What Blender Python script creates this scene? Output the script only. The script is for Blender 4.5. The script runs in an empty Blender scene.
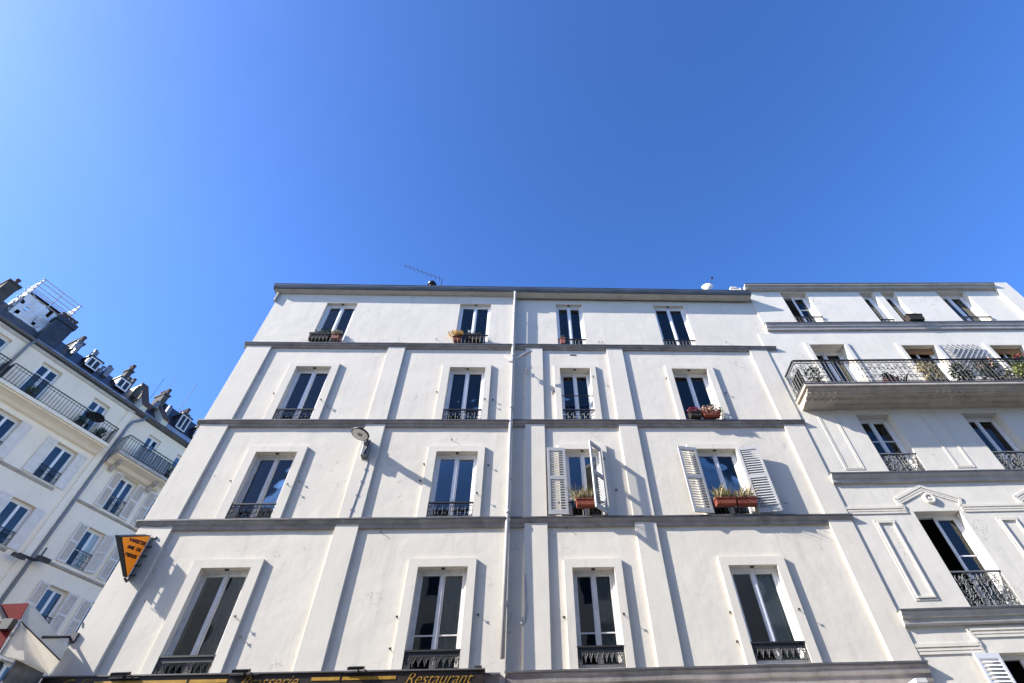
import bpy, math, random
from mathutils import Vector, Matrix
random.seed(7)
S = bpy.context.scene
COL = S.collection
EYE = 1.6                       # all facade heights below are measured from eye level

# ------------------------------------------------------------------ materials
def new_mat(name):
    m = bpy.data.materials.new(name); m.use_nodes = True
    nt = m.node_tree; nt.nodes.clear()
    o = nt.nodes.new('ShaderNodeOutputMaterial'); b = nt.nodes.new('ShaderNodeBsdfPrincipled')
    nt.links.new(b.outputs[0], o.inputs[0])
    return m, nt, b, o

def nd(nt, t, **kw):
    n = nt.nodes.new(t)
    for k, v in kw.items():
        if k.startswith('i_'): n.inputs[k[2:].replace('_', ' ')].default_value = v
        else: setattr(n, k, v)
    return n

def mat(name, col, rough=.8, metal=0., var=.0, scale=3., bump=0., bscale=60., stretch=(1, 1, 1), spec=.3,
        stain=0., stain_col=(.3, .27, .24), stain_scale=(2.2, 2.2, .35)):
    m, nt, b, o = new_mat(name)
    L = nt.links
    tc = nd(nt, 'ShaderNodeTexCoord'); mp = nd(nt, 'ShaderNodeMapping')
    mp.inputs['Scale'].default_value = stretch
    L.new(tc.outputs['Object'], mp.inputs[0])
    b.inputs['Roughness'].default_value = rough; b.inputs['Metallic'].default_value = metal
    b.inputs['Specular IOR Level'].default_value = spec
    c = (*col, 1)
    if var or stain:
        n = nd(nt, 'ShaderNodeTexNoise'); n.inputs['Scale'].default_value = scale; n.inputs['Detail'].default_value = 7
        n.inputs['Roughness'].default_value = .62
        L.new(mp.outputs[0], n.inputs['Vector'])
        r = nd(nt, 'ShaderNodeValToRGB')
        r.color_ramp.elements[0].position = .3; r.color_ramp.elements[1].position = .7
        r.color_ramp.elements[0].color = tuple(x * (1 - var) for x in col) + (1,)
        r.color_ramp.elements[1].color = tuple(min(1, x * (1 + var * .6)) for x in col) + (1,)
        L.new(n.outputs[0], r.inputs[0]); src = r.outputs[0]
        if stain:
            mp2 = nd(nt, 'ShaderNodeMapping'); mp2.inputs['Scale'].default_value = stain_scale
            L.new(tc.outputs['Object'], mp2.inputs[0])
            n2 = nd(nt, 'ShaderNodeTexNoise'); n2.inputs['Scale'].default_value = 2.6; n2.inputs['Detail'].default_value = 9
            n2.inputs['Roughness'].default_value = .7
            L.new(mp2.outputs[0], n2.inputs['Vector'])
            r2 = nd(nt, 'ShaderNodeValToRGB'); r2.color_ramp.elements[0].position = .52; r2.color_ramp.elements[1].position = .78
            r2.color_ramp.elements[0].color = (0, 0, 0, 1); r2.color_ramp.elements[1].color = (stain,) * 3 + (1,)
            L.new(n2.outputs[0], r2.inputs[0])
            mx = nd(nt, 'ShaderNodeMix', data_type='RGBA')
            L.new(r2.outputs[0], mx.inputs[0]); L.new(src, mx.inputs[6]); mx.inputs[7].default_value = (*stain_col, 1)
            src = mx.outputs[2]
        L.new(src, b.inputs['Base Color'])
    else:
        b.inputs['Base Color'].default_value = c
    if bump:
        n3 = nd(nt, 'ShaderNodeTexNoise'); n3.inputs['Scale'].default_value = bscale; n3.inputs['Detail'].default_value = 4
        L.new(mp.outputs[0], n3.inputs['Vector'])
        bp = nd(nt, 'ShaderNodeBump'); bp.inputs['Strength'].default_value = bump; bp.inputs['Distance'].default_value = .01
        L.new(n3.outputs[0], bp.inputs['Height']); L.new(bp.outputs[0], b.inputs['Normal'])
    return m

def plaster_mat(name, col, crack=.5, bumpy=.35):
    """painted lime render: slow tone drift, trowel waves, hairline cracks, small knocks, faint drip streaks"""
    m, nt, b, o = new_mat(name); L = nt.links
    tc = nd(nt, 'ShaderNodeTexCoord'); P = tc.outputs['Object']
    b.inputs['Roughness'].default_value = .9; b.inputs['Specular IOR Level'].default_value = .15
    def noise(scale, detail, sc=(1, 1, 1), rough=.55):
        mp = nd(nt, 'ShaderNodeMapping'); mp.inputs['Scale'].default_value = sc; L.new(P, mp.inputs[0])
        n = nd(nt, 'ShaderNodeTexNoise'); n.inputs['Scale'].default_value = scale; n.inputs['Detail'].default_value = detail
        n.inputs['Roughness'].default_value = rough; L.new(mp.outputs[0], n.inputs['Vector']); return n.outputs[0]
    def ramp(f, p0, p1, c0, c1):
        r = nd(nt, 'ShaderNodeValToRGB'); e = r.color_ramp.elements
        e[0].position = p0; e[1].position = p1; e[0].color = (*c0, 1); e[1].color = (*c1, 1); L.new(f, r.inputs[0]); return r.outputs[0]
    def mix(f, a, bb):
        x = nd(nt, 'ShaderNodeMix', data_type='RGBA'); L.new(f, x.inputs[0]); L.new(a, x.inputs[6])
        if isinstance(bb, tuple): x.inputs[7].default_value = (*bb, 1)
        else: L.new(bb, x.inputs[7])
        return x.outputs[2]
    base = ramp(noise(.8, 6), .3, .7, tuple(x * .93 for x in col), tuple(min(1, x * 1.03) for x in col))
    dark = tuple(x * .62 for x in (col[0], col[1] * .98, col[2] * .94))
    streak = ramp(noise(3.0, 8, (2.2, 2.2, .22), .65), .53, .80, (0, 0, 0), (.38,) * 3)
    c = mix(streak, base, dark)
    patch = ramp(noise(1.7, 9, (1, 1, 1), .7), .62, .68, (0, 0, 0), (.10,) * 3)
    c = mix(patch, c, tuple(x * .8 for x in col))
    # hairline cracks: thin iso-lines of a warped noise, only inside a sparse mask
    nz = noise(1.1, 6, (1, 1, .8), .6)
    mth = nd(nt, 'ShaderNodeMath', operation='SUBTRACT'); L.new(nz, mth.inputs[0]); mth.inputs[1].default_value = .5
    ab = nd(nt, 'ShaderNodeMath', operation='ABSOLUTE'); L.new(mth.outputs[0], ab.inputs[0])
    line = ramp(ab.outputs[0], 0, .0022, (1, 1, 1), (0, 0, 0))
    mask = ramp(noise(.9, 2, (1, 1, 1.3)), .56, .62, (0, 0, 0), (crack,) * 3)
    mm = nd(nt, 'ShaderNodeMath', operation='MULTIPLY'); L.new(line, mm.inputs[0]); L.new(mask, mm.inputs[1])
    c = mix(mm.outputs[0], c, (.25, .23, .21))
    sp = ramp(noise(9, 2, (1, 1, 1)), .78, .80, (0, 0, 0), (.6,) * 3)
    c = mix(sp, c, (.33, .30, .27))
    L.new(c, b.inputs['Base Color'])
    big = noise(2.4, 3); fine = noise(45, 4)
    ad = nd(nt, 'ShaderNodeMath', operation='MULTIPLY_ADD'); L.new(fine, ad.inputs[0]); ad.inputs[1].default_value = .10; L.new(big, ad.inputs[2])
    bp = nd(nt, 'ShaderNodeBump'); bp.inputs['Strength'].default_value = bumpy; bp.inputs['Distance'].default_value = .03
    L.new(ad.outputs[0], bp.inputs['Height']); L.new(bp.outputs[0], b.inputs['Normal'])
    return m

def glass_mat(name, tint=(.92, .91, .88), ior=1.55):
    m = bpy.data.materials.new(name); m.use_nodes = True; nt = m.node_tree; nt.nodes.clear()
    o = nd(nt, 'ShaderNodeOutputMaterial'); t = nd(nt, 'ShaderNodeBsdfTransparent'); g = nd(nt, 'ShaderNodeBsdfGlossy')
    g.inputs['Roughness'].default_value = .015; t.inputs[0].default_value = (.88, .91, .91, 1); g.inputs[0].default_value = (*tint, 1)
    f = nd(nt, 'ShaderNodeFresnel'); f.inputs[0].default_value = ior; mx = nd(nt, 'ShaderNodeMixShader')
    tc = nd(nt, 'ShaderNodeTexCoord'); n = nd(nt, 'ShaderNodeTexNoise'); n.inputs['Scale'].default_value = 1.7; n.inputs['Detail'].default_value = 1
    nt.links.new(tc.outputs['Object'], n.inputs['Vector'])
    bp = nd(nt, 'ShaderNodeBump'); bp.inputs['Strength'].default_value = .25; bp.inputs['Distance'].default_value = .02
    nt.links.new(n.outputs[0], bp.inputs['Height']); nt.links.new(bp.outputs[0], g.inputs['Normal'])
    nt.links.new(f.outputs[0], mx.inputs[0]); nt.links.new(t.outputs[0], mx.inputs[1]); nt.links.new(g.outputs[0], mx.inputs[2])
    nt.links.new(mx.outputs[0], o.inputs[0])
    return m

def slate_mat(name):
    m, nt, b, o = new_mat(name); L = nt.links
    tc = nd(nt, 'ShaderNodeTexCoord')
    br = nd(nt, 'ShaderNodeTexBrick'); br.inputs['Scale'].default_value = 1; br.inputs['Brick Width'].default_value = .3
    br.inputs['Row Height'].default_value = .22; br.inputs['Mortar Size'].default_value = .012
    br.inputs['Color1'].default_value = (.022, .026, .036, 1); br.inputs['Color2'].default_value = (.04, .046, .06, 1)
    br.inputs['Mortar'].default_value = (.02, .022, .03, 1)
    sp = nd(nt, 'ShaderNodeSeparateXYZ'); cb = nd(nt, 'ShaderNodeCombineXYZ')
    L.new(tc.outputs['Object'], sp.inputs[0]); L.new(sp.outputs[0], cb.inputs[0]); L.new(sp.outputs[2], cb.inputs[1])
    L.new(cb.outputs[0], br.inputs['Vector']); L.new(br.outputs[0], b.inputs['Base Color'])
    b.inputs['Roughness'].default_value = .45
    return m

M = {}
M['plaster'] = plaster_mat('white painted render', (.67, .625, .54), crack=.8)
M['plaster_trim'] = plaster_mat('white painted mouldings', (.67, .625, .54), crack=.2, bumpy=.2)
M['cool'] = plaster_mat('cool white render', (.67, .635, .56), crack=1.)
M['cool_trim'] = plaster_mat('cool white mouldings', (.67, .635, .56), crack=.2, bumpy=.2)
M['grey_plaster'] = plaster_mat('pale grey render', (.90, .765, .59), crack=.3)
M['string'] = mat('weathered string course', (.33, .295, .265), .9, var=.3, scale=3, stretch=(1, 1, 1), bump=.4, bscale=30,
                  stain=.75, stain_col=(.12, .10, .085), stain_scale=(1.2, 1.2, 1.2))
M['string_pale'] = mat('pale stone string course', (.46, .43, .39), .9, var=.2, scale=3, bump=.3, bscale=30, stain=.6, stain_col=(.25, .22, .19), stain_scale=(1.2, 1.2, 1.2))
M['lip'] = mat('dark zinc flashing', (.13, .125, .125), .5, metal=.3, var=.3, scale=5)
M['stone'] = mat('weathered balcony stone', (.46, .41, .35), .9, var=.25, scale=3, bump=.35, bscale=25, stain=.6,
                 stain_col=(.25, .21, .17), stain_scale=(1.5, 2, 2))
M['gutter'] = mat('zinc gutter', (.16, .165, .175), .45, metal=.5, var=.35, scale=2.5, stretch=(.5, 3, 3))
M['zinc'] = mat('zinc roofing', (.42, .45, .50), .4, metal=.35, var=.15, scale=2)
M['soffit'] = mat('cream soffit boards', (.55, .50, .42), .8, var=.15, scale=3, stain=.5)
M['slate'] = slate_mat('slate tiles')
M['frame'] = mat('white painted timber', (.80, .80, .80), .45, var=.04, scale=6, spec=.4)
M['frame_old'] = mat('worn white timber', (.66, .64, .62), .6, var=.15, scale=8, stain=.5, stain_col=(.3, .26, .22), stain_scale=(6, 6, 1))
M['glass'] = glass_mat('window glass')
M['iron'] = mat('black wrought iron', (.022, .022, .024), .5, var=.3, scale=9, spec=.5)
M['iron_grey'] = mat('dull painted cast iron', (.15, .155, .16), .55, var=.4, scale=14, spec=.4)
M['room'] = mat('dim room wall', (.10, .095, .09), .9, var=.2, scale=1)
M['curtain'] = mat('pale net curtain', (.80, .86, .84), .95, var=.12, scale=5, stretch=(9, 1, .3))
M['curtain_grey'] = mat('grey net curtain', (.42, .43, .44), .95, var=.15, scale=5, stretch=(9, 1, .3))
M['curtain_red'] = mat('dark red curtain', (.34, .07, .07), .9, var=.3, scale=5, stretch=(12, 1, .3))
M['shutter'] = mat('pale grey painted shutter', (.42, .42, .42), .55, var=.08, scale=5)
M['shutter_l'] = mat('chalky grey shutter', (.74, .66, .57), .6, var=.12, scale=3, stain=.3)
M['pipe'] = mat('cream painted pipe', (.47, .45, .43), .55, var=.08, scale=3, stain=.4, stain_scale=(4, 4, .8))
M['pipe_dark'] = mat('grey zinc pipe', (.20, .21, .23), .5, metal=.4, var=.25, scale=2)
M['brown'] = mat('brown roller blind', (.36, .21, .10), .6, var=.3, scale=3, stretch=(.6, 1, 14))
M['terracotta'] = mat('terracotta planter', (.24, .06, .035), .8, var=.45, scale=5, stain=.6, stain_col=(.14, .10, .08), stain_scale=(3, 3, 3))
M['brick_red'] = mat('faded red pot', (.26, .10, .08), .8, var=.2, scale=8)
M['wood_dark'] = mat('dark weathered wood', (.035, .028, .024), .8, var=.35, scale=6, stretch=(1, 4, 8))
M['leaf'] = mat('green leaves', (.06, .10, .03), .6, var=.5, scale=25)
M['leaf_dry'] = mat('dry straw leaves', (.42, .36, .20), .8, var=.4, scale=25)
M['leaf_dark'] = mat('dark leaves', (.03, .055, .025), .6, var=.5, scale=25)
M['leaf_lime'] = mat('lime leaves', (.22, .24, .07), .6, var=.35, scale=25)
M['petal_red'] = mat('red petals', (.33, .03, .04), .6, var=.3, scale=25)
M['petal_magenta'] = mat('magenta petals', (.17, .018, .04), .6, var=.3, scale=25)
M['petal_pink'] = mat('pale pink petals', (.62, .38, .30), .6, var=.3, scale=25)
M['petal_yellow'] = mat('yellow petals', (.72, .46, .10), .6, var=.3, scale=25)
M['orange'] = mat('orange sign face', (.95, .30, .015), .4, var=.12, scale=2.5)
_b = M['orange'].node_tree.nodes['Principled BSDF']; _b.inputs['Emission Color'].default_value = (1, .28, .01, 1); _b.inputs['Emission Strength'].default_value = .16  # slight emission added to brighten the shaded face, as if sunlit from behind
M['black'] = mat('black enamel', (.012, .012, .013), .4)
M['fascia'] = mat('dark brown fascia', (.035, .026, .022), .35, var=.3, scale=2)
M['gold'] = mat('gold lettering', (.38, .215, .03), .5, metal=.2, var=.3, scale=9)
M['red'] = mat('red awning cloth', (.22, .014, .014), .8, var=.15, scale=5)
M['cream'] = mat('cream awning cloth', (.74, .71, .64), .9, var=.10, scale=2.2, stain=.5, stain_col=(.5, .43, .30), stain_scale=(1.2, 1.2, 1.2))
M['valance'] = mat('grey white awning cloth', (.60, .61, .60), .9, var=.10, scale=3, stain=.5, stain_col=(.42, .42, .42))
M['lamp_white'] = mat('opal lamp cover', (.72, .70, .66), .35, var=.05, scale=9)
M['lamp_led'] = mat('lamp emitter grid', (.22, .21, .20), .5, var=.5, scale=60)
M['grey_paint'] = mat('grey painted metal', (.30, .31, .33), .45, metal=.3, var=.1, scale=6)
M['canvas'] = mat('grey balcony canvas', (.22, .23, .25), .9, var=.12, scale=3)
M['brick_stack'] = mat('grey brown chimney render', (.085, .078, .072), .9, var=.35, scale=2.5, bump=.5, bscale=18)
M['cream_wall'] = mat('cream party wall', (.66, .60, .47), .9, var=.10, scale=1.5, stain=.4)
M['pot_clay'] = mat('clay chimney pots', (.10, .06, .045), .8, var=.3, scale=10)
M['scaffold'] = mat('galvanised scaffold tube', (.42, .43, .45), .4, metal=.5)
M['sheet'] = mat('white scaffold sheeting', (.78, .79, .82), .8, var=.15, scale=1.6, bump=1., bscale=4)
M['asphalt'] = mat('asphalt', (.05, .05, .052), .9, var=.3, scale=3, bump=.5, bscale=80)
M['paving'] = mat('granite pavement', (.30, .29, .28), .85, var=.15, scale=2, bump=.3, bscale=40)
M['dish'] = mat('pale dish', (.70, .70, .69), .5, var=.08, scale=8)
M['shopglass'] = mat('dark shop glazing', (.02, .022, .025), .08, spec=.6)
M['glow'] = M['gold']

for k_, tr_ in (('cream', .55), ('valance', .25), ('red', .3)):
    nt_ = M[k_].node_tree; b_ = nt_.nodes['Principled BSDF']; o_ = [n for n in nt_.nodes if n.type == 'OUTPUT_MATERIAL'][0]
    t_ = nt_.nodes.new('ShaderNodeBsdfTranslucent'); m_ = nt_.nodes.new('ShaderNodeMixShader'); m_.inputs[0].default_value = tr_
    t_.inputs[0].default_value = {'cream': (.80, .76, .68, 1), 'valance': (.7, .7, .68, 1), 'red': (.25, .012, .012, 1)}[k_]
    nt_.links.new(b_.outputs[0], m_.inputs[1]); nt_.links.new(t_.outputs[0], m_.inputs[2]); nt_.links.new(m_.outputs[0], o_.inputs[0])

# ------------------------------------------------------------------ mesh helper
class MB:
    def __init__(s): s.v = []; s.f = []
    def add(s, vs, fs):
        n = len(s.v); s.v += [tuple(map(float, p)) for p in vs]; s.f += [tuple(i + n for i in f) for f in fs]; return s
    def box(s, x0, x1, y0, y1, z0, z1):
        v = [(x, y, z) for z in (z0, z1) for y in (y0, y1) for x in (x0, x1)]
        return s.add(v, [(0, 2, 3, 1), (4, 5, 7, 6), (0, 1, 5, 4), (2, 6, 7, 3), (0, 4, 6, 2), (1, 3, 7, 5)])
    def obox(s, c, ax, ay, az, hx, hy, hz):
        c = Vector(c); ax, ay, az = Vector(ax).normalized(), Vector(ay).normalized(), Vector(az).normalized()
        v = [c + ax * i * hx + ay * j * hy + az * k * hz for k in (-1, 1) for j in (-1, 1) for i in (-1, 1)]
        return s.add(v, [(0, 2, 3, 1), (4, 5, 7, 6), (0, 1, 5, 4), (2, 6, 7, 3), (0, 4, 6, 2), (1, 3, 7, 5)])
    def quad(s, *p): return s.add(p, [tuple(range(len(p)))])
    def prof(s, pts, x0, x1, cap=True):
        """closed (y,z) profile swept along x"""
        n = len(pts); v = [(x0, y, z) for y, z in pts] + [(x1, y, z) for y, z in pts]
        f = [(i, (i + 1) % n, n + (i + 1) % n, n + i) for i in range(n)]
        if cap: f += [tuple(range(n))[::-1], tuple(range(n, 2 * n))]
        return s.add(v, f)
    def wavy(s, pts, x0, x1, seed, j=.004, step=.45):
        rnd = random.Random(seed); m = max(2, int((x1 - x0) / step)); n = len(pts); v = []; f = []
        for i in range(m + 1):
            a, b_ = rnd.uniform(-j, j), rnd.uniform(-j, j) * .7
            v += [(x0 + (x1 - x0) * i / m, y + (b_ if k not in (0, n - 1) else 0), z + a) for k, (y, z) in enumerate(pts)]
        for i in range(m): f += [(i * n + k, i * n + (k + 1) % n, (i + 1) * n + (k + 1) % n, (i + 1) * n + k) for k in range(n)]
        f += [tuple(range(n))[::-1], tuple(m * n + k for k in range(n))]
        return s.add(v, f)
    def slab(s, pts, t):
        """thick sheet from a planar-ish polygon, thickness vector t"""
        t = Vector(t); n = len(pts); a = [Vector(p) for p in pts]; b = [p + t for p in a]
        f = [tuple(range(n)), tuple(range(n, 2 * n))[::-1]] + [(i, n + i, n + (i + 1) % n, (i + 1) % n) for i in range(n)]
        return s.add(a + b, f)
    def tube(s, pts, r, n=6, closed=False, cap=True):
        P = [Vector(p) for p in pts]; m = len(P); rs = r if isinstance(r, (list, tuple)) else [r] * m
        ring = []; up = None
        for i, p in enumerate(P):
            if closed: d = P[(i + 1) % m] - P[i - 1]
            else: d = P[min(i + 1, m - 1)] - P[max(i - 1, 0)]
            d.normalize()
            if up is None:
                up = Vector((0, 0, 1)) if abs(d.z) < .9 else Vector((0, 1, 0))
            a = d.cross(up).normalized(); up2 = a.cross(d).normalized(); up = up2
            ring.append([p + (a * math.cos(2 * math.pi * k / n) + up2 * math.sin(2 * math.pi * k / n)) * rs[i] for k in range(n)])
        v = [q for rr in ring for q in rr]; f = []
        for i in range(m if closed else m - 1):
            j = (i + 1) % m
            f += [(i * n + k, i * n + (k + 1) % n, j * n + (k + 1) % n, j * n + k) for k in range(n)]
        if not closed and cap: f += [tuple(range(n))[::-1], tuple((m - 1) * n + k for k in range(n))]
        return s.add(v, f)
    def ring(s, c, R, r, seg=10, n=4, sx=1., sz=1., a0=0, a1=360, y=0):
        full = abs(a1 - a0) >= 360; k = seg if full else seg + 1
        pts = [(c[0] + R * sx * math.cos(math.radians(a0 + (a1 - a0) * i / seg)), c[1] + y, c[2] + R * sz * math.sin(math.radians(a0 + (a1 - a0) * i / seg))) for i in range(k)]
        return s.tube(pts, r, n, closed=full)
    def lathe(s, prof, c=(0, 0, 0), n=20, ax='z'):
        v = []; f = []
        for r, h in prof:
            for k in range(n):
                a = 2 * math.pi * k / n
                p = (r * math.cos(a), r * math.sin(a), h) if ax == 'z' else (r * math.cos(a), h, r * math.sin(a))
                v.append((c[0] + p[0], c[1] + p[1], c[2] + p[2]))
        m = len(prof)
        for i in range(m - 1): f += [(i * n + k, i * n + (k + 1) % n, (i + 1) * n + (k + 1) % n, (i + 1) * n + k) for k in range(n)]
        f += [tuple(range(n))[::-1], tuple((m - 1) * n + k for k in range(n))]
        return s.add(v, f)
    def build(s, name, m, parent=None, zo=0., bevel=0., smooth=False):
        me = bpy.data.meshes.new(name); me.from_pydata([(x, y, z + zo) for x, y, z in s.v], [], s.f); me.update()
        import bmesh
        bm = bmesh.new(); bm.from_mesh(me); bmesh.ops.recalc_face_normals(bm, faces=bm.faces); bm.to_mesh(me); bm.free()
        if smooth:
            for p in me.polygons: p.use_smooth = True
        me.materials.append(m if not isinstance(m, str) else M[m])
        o = bpy.data.objects.new(name, me); COL.objects.link(o)
        if parent: o.parent = parent
        if bevel:
            b = o.modifiers.new('edge', 'BEVEL'); b.width = bevel; b.segments = 2; b.limit_method = 'ANGLE'; b.angle_limit = math.radians(50)
        return o

def tag(o, label=None, cat=None, group=None, kind=None):
    if label: o['label'] = label
    if cat: o['category'] = cat
    if group: o['group'] = group
    if kind: o['kind'] = kind
    return o
def empty(name, loc=(0, 0, 0), rz=0., **kw):
    o = bpy.data.objects.new(name, None); COL.objects.link(o); o.location = loc; o.rotation_euler = (0, 0, rz)
    o.empty_display_size = .3
    return tag(o, **kw)

def leaves(mb, c, rad, n, size, flat=1., seed=0, elong=1.6):
    rnd = random.Random(seed)
    for _ in range(n):
        while True:
            p = Vector((rnd.uniform(-1, 1), rnd.uniform(-1, 1), rnd.uniform(-1, 1)))
            if p.length < 1: break
        p = Vector((p.x * rad[0], p.y * rad[1], p.z * rad[2])) + Vector(c)
        d = Vector((rnd.gauss(0, 1), rnd.gauss(0, 1), rnd.gauss(.3, 1))).normalized(); e = d.cross(Vector((rnd.gauss(0, 1), rnd.gauss(0, 1), rnd.gauss(0, 1)))).normalized()
        s = size * rnd.uniform(.6, 1.3)
        mb.quad(p - d * s * elong, p + e * s * .5, p + d * s * elong, p - e * s * .5)
    return mb
def blades(mb, c, spread, h, n, w=.012, seed=0):
    rnd = random.Random(seed)
    for _ in range(n):
        b = Vector(c) + Vector((rnd.uniform(-spread[0], spread[0]), rnd.uniform(-spread[1], spread[1]), 0))
        lean = Vector((rnd.gauss(0, .6), rnd.gauss(-.25, .4), 1)).normalized(); hh = h * rnd.uniform(.25, 1.1)
        mid = b + lean * hh * .55; tip = b + lean * hh + Vector((lean.x, lean.y, -.35)) * hh * .35
        e = Vector((rnd.gauss(0, 1), rnd.gauss(0, 1), 0)).normalized() * w
        mb.quad(b - e, b + e, mid + e, mid - e); mb.add([mid - e, mid + e, tip], [(0, 1, 2)])
    return mb

# ------------------------------------------------------------------ architecture helpers (local frame: x along, y into wall)
def wall(x0, x1, z0, z1, holes, y, th=.35):
    xs = sorted({x0, x1, *[h[0] for h in holes], *[h[1] for h in holes]}); zs = sorted({z0, z1, *[h[2] for h in holes], *[h[3] for h in holes]})
    xs = [x for x in xs if x0 <= x <= x1]; zs = [z for z in zs if z0 <= z <= z1]
    b = MB()
    def solid(cx, cz): return not any(h[0] < cx < h[1] and h[2] < cz < h[3] for h in holes)
    for zi in range(len(zs) - 1):
        run = None
        for xi in range(len(xs) - 1):
            ok = solid((xs[xi] + xs[xi + 1]) / 2, (zs[zi] + zs[zi + 1]) / 2)
            if ok and run is None: run = xs[xi]
            last = xi == len(xs) - 2
            if run is not None and (not ok or last):
                e = xs[xi + 1] if ok else xs[xi]
                for yy in (y, y + th): b.quad((run, yy, zs[zi]), (e, yy, zs[zi]), (e, yy, zs[zi + 1]), (run, yy, zs[zi + 1]))
                run = None
    for h in holes:
        a, c, d, e = h; t = y + th
        b.quad((a, y, d), (a, t, d), (a, t, e), (a, y, e)); b.quad((c, y, d), (c, t, d), (c, t, e), (c, y, e))
        b.quad((a, y, e), (c, y, e), (c, t, e), (a, t, e)); b.quad((a, y, d), (c, y, d), (c, t, d), (a, t, d))
    t = y + th
    b.quad((x0, y, z0), (x0, t, z0), (x0, t, z1), (x0, y, z1)); b.quad((x1, y, z0), (x1, t, z0), (x1, t, z1), (x1, y, z1))
    b.quad((x0, y, z1), (x1, y, z1), (x1, t, z1), (x0, t, z1))
    return b

def string_course(parent, x0, x1, yw, ztop, h, proud=.12, flash=True, m='string'):
    p = proud
    b = MB(); zt = ztop - .028 if flash else ztop
    sd_ = int(ztop * 100 + x0 * 7)
    b.wavy([(yw + .01, zt), (yw - p + .015, zt), (yw - p + .015, zt - .045), (yw - p + .035, zt - .075), (yw - p * .68, zt - h * .5), (yw - p * .5, zt - h * .55),
            (yw - p * .44, zt - h * .88), (yw - p * .36, zt - h), (yw + .01, zt - h)], x0, x1, sd_)
    o = b.build('string_course', m, parent, EYE)
    if flash:
        f = MB(); f.wavy([(yw + .0, ztop), (yw - p, ztop - .012), (yw - p, ztop - .045), (yw - p + .008, ztop - .045), (yw - p + .008, ztop - .026), (yw, ztop - .026)], x0 - .012, x1 + .012, sd_)
        f.build('flashing', 'lip', o, EYE)
    return o

def guard(parent, x0, x1, y, z0, z1, style='scroll', m='iron'):
    b = MB(); w = x1 - x0; xc = (x0 + x1) / 2
    if style == 'scallop':                                  # heavy top rail with a cast fringe
        b.box(x0 - .01, x1 + .01, y - .03, y + .03, z1 - .03, z1)
        b.box(x0, x1, y - .008, y + .008, z1 - .11, z1 - .03)
        n = 9
        for i in range(n):
            cx = x0 + (i + .5) * w / n; s = w / n
            b.tube([(cx - s * .5, y, z1 - .11), (cx - s * .28, y, z1 - .16), (cx, y, z1 - .235)], .009, 4)
            b.tube([(cx + s * .5, y, z1 - .11), (cx + s * .28, y, z1 - .16), (cx, y, z1 - .235)], .009, 4)
            b.ring((cx, y, z1 - .135), s * .24, .007, 8, 4)
            b.tube([(cx, y, z1 - .11), (cx, y, z1 - .26)], .008, 4)
        b.tube([(x0 + .01, y, z1 - .3), (x1 - .01, y, z1 - .3)], .007, 4)
        for xx in (x0 + .008, x1 - .008): b.tube([(xx, y, z0), (xx, y, z1)], .011, 5)
    elif style == 'scroll':
        b.box(x0 - .01, x1 + .01, y - .022, y + .022, z1 - .028, z1)
        for zz in (z1 - .09, z0 + .04): b.tube([(x0, y, zz), (x1, y, zz)], .008, 4)
        n = max(5, int(w / .14)); hh = z1 - .09 - z0 - .04; s = w / n
        for i in range(n):
            cx = x0 + (i + .5) * s; cz = z0 + .04 + hh / 2
            b.ring((cx, y, z1 - .058), .022, .006, 8, 4)
            b.ring((cx - s * .22, y, cz + hh * .18), hh * .24, .007, 9, 4, a0=-120, a1=190)
            b.ring((cx + s * .22, y, cz - hh * .18), hh * .24, .007, 9, 4, a0=60, a1=370)
            b.tube([(x0 + i * s, y, z0 + .04), (x0 + i * s, y, z1 - .09)], .006, 4)
        for xx in (x0, x1): b.tube([(xx, y, z0), (xx, y, z1)], .010, 5)
    elif style == 'bars':
        b.box(x0 - .01, x1 + .01, y - .018, y + .018, z1 - .025, z1)
        b.tube([(x0, y, z0 + .03), (x1, y, z0 + .03)], .008, 4); b.tube([(x0, y, z1 - .09), (x1, y, z1 - .09)], .007, 4)
        n = int(w / .10)
        for i in range(n + 1): b.tube([(x0 + i * w / n, y, z0), (x0 + i * w / n, y, z1)], .007, 4)
        for i in range(n): b.ring((x0 + (i + .5) * w / n, y, z1 - .058), .022, .006, 7, 4)
    elif style == 'ornate':                                 # dense foliate casting
        b.box(x0 - .01, x1 + .01, y - .025, y + .025, z1 - .03, z1)
        b.tube([(x0, y, z0 + .03), (x1, y, z0 + .03)], .010, 4)
        for xx in (x0 + .01, x1 - .01): b.tube([(xx, y, z0), (xx, y, z1)], .012, 5)
        rnd = random.Random(int(x0 * 100)); H = z1 - z0
        for sg in (-1, 1):
            for k in range(5):
                r = .05 + .02 * (k % 3); cx = xc + sg * w * (.06 + .085 * k); 
                for j in range(5):
                    cz = z0 + H * (.12 + .17 * j) + .03 * (k % 2)
                    a = rnd.uniform(0, 360)
                    b.ring((cx, y + rnd.uniform(-.01, .01), cz), r, .009, 9, 4, a0=a, a1=a + 250)
                    b.ring((cx + .01 * sg, y, cz), r * .45, .008, 6, 4, a0=a + 60, a1=a + 300)
        b.ring((xc, y, z0 + H * .5), H * .2, .012, 14, 4, sx=.7)
        b.tube([(xc, y, z0), (xc, y, z1)], .009, 4)
    return b.build('window_guard', m, parent, EYE)

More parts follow.
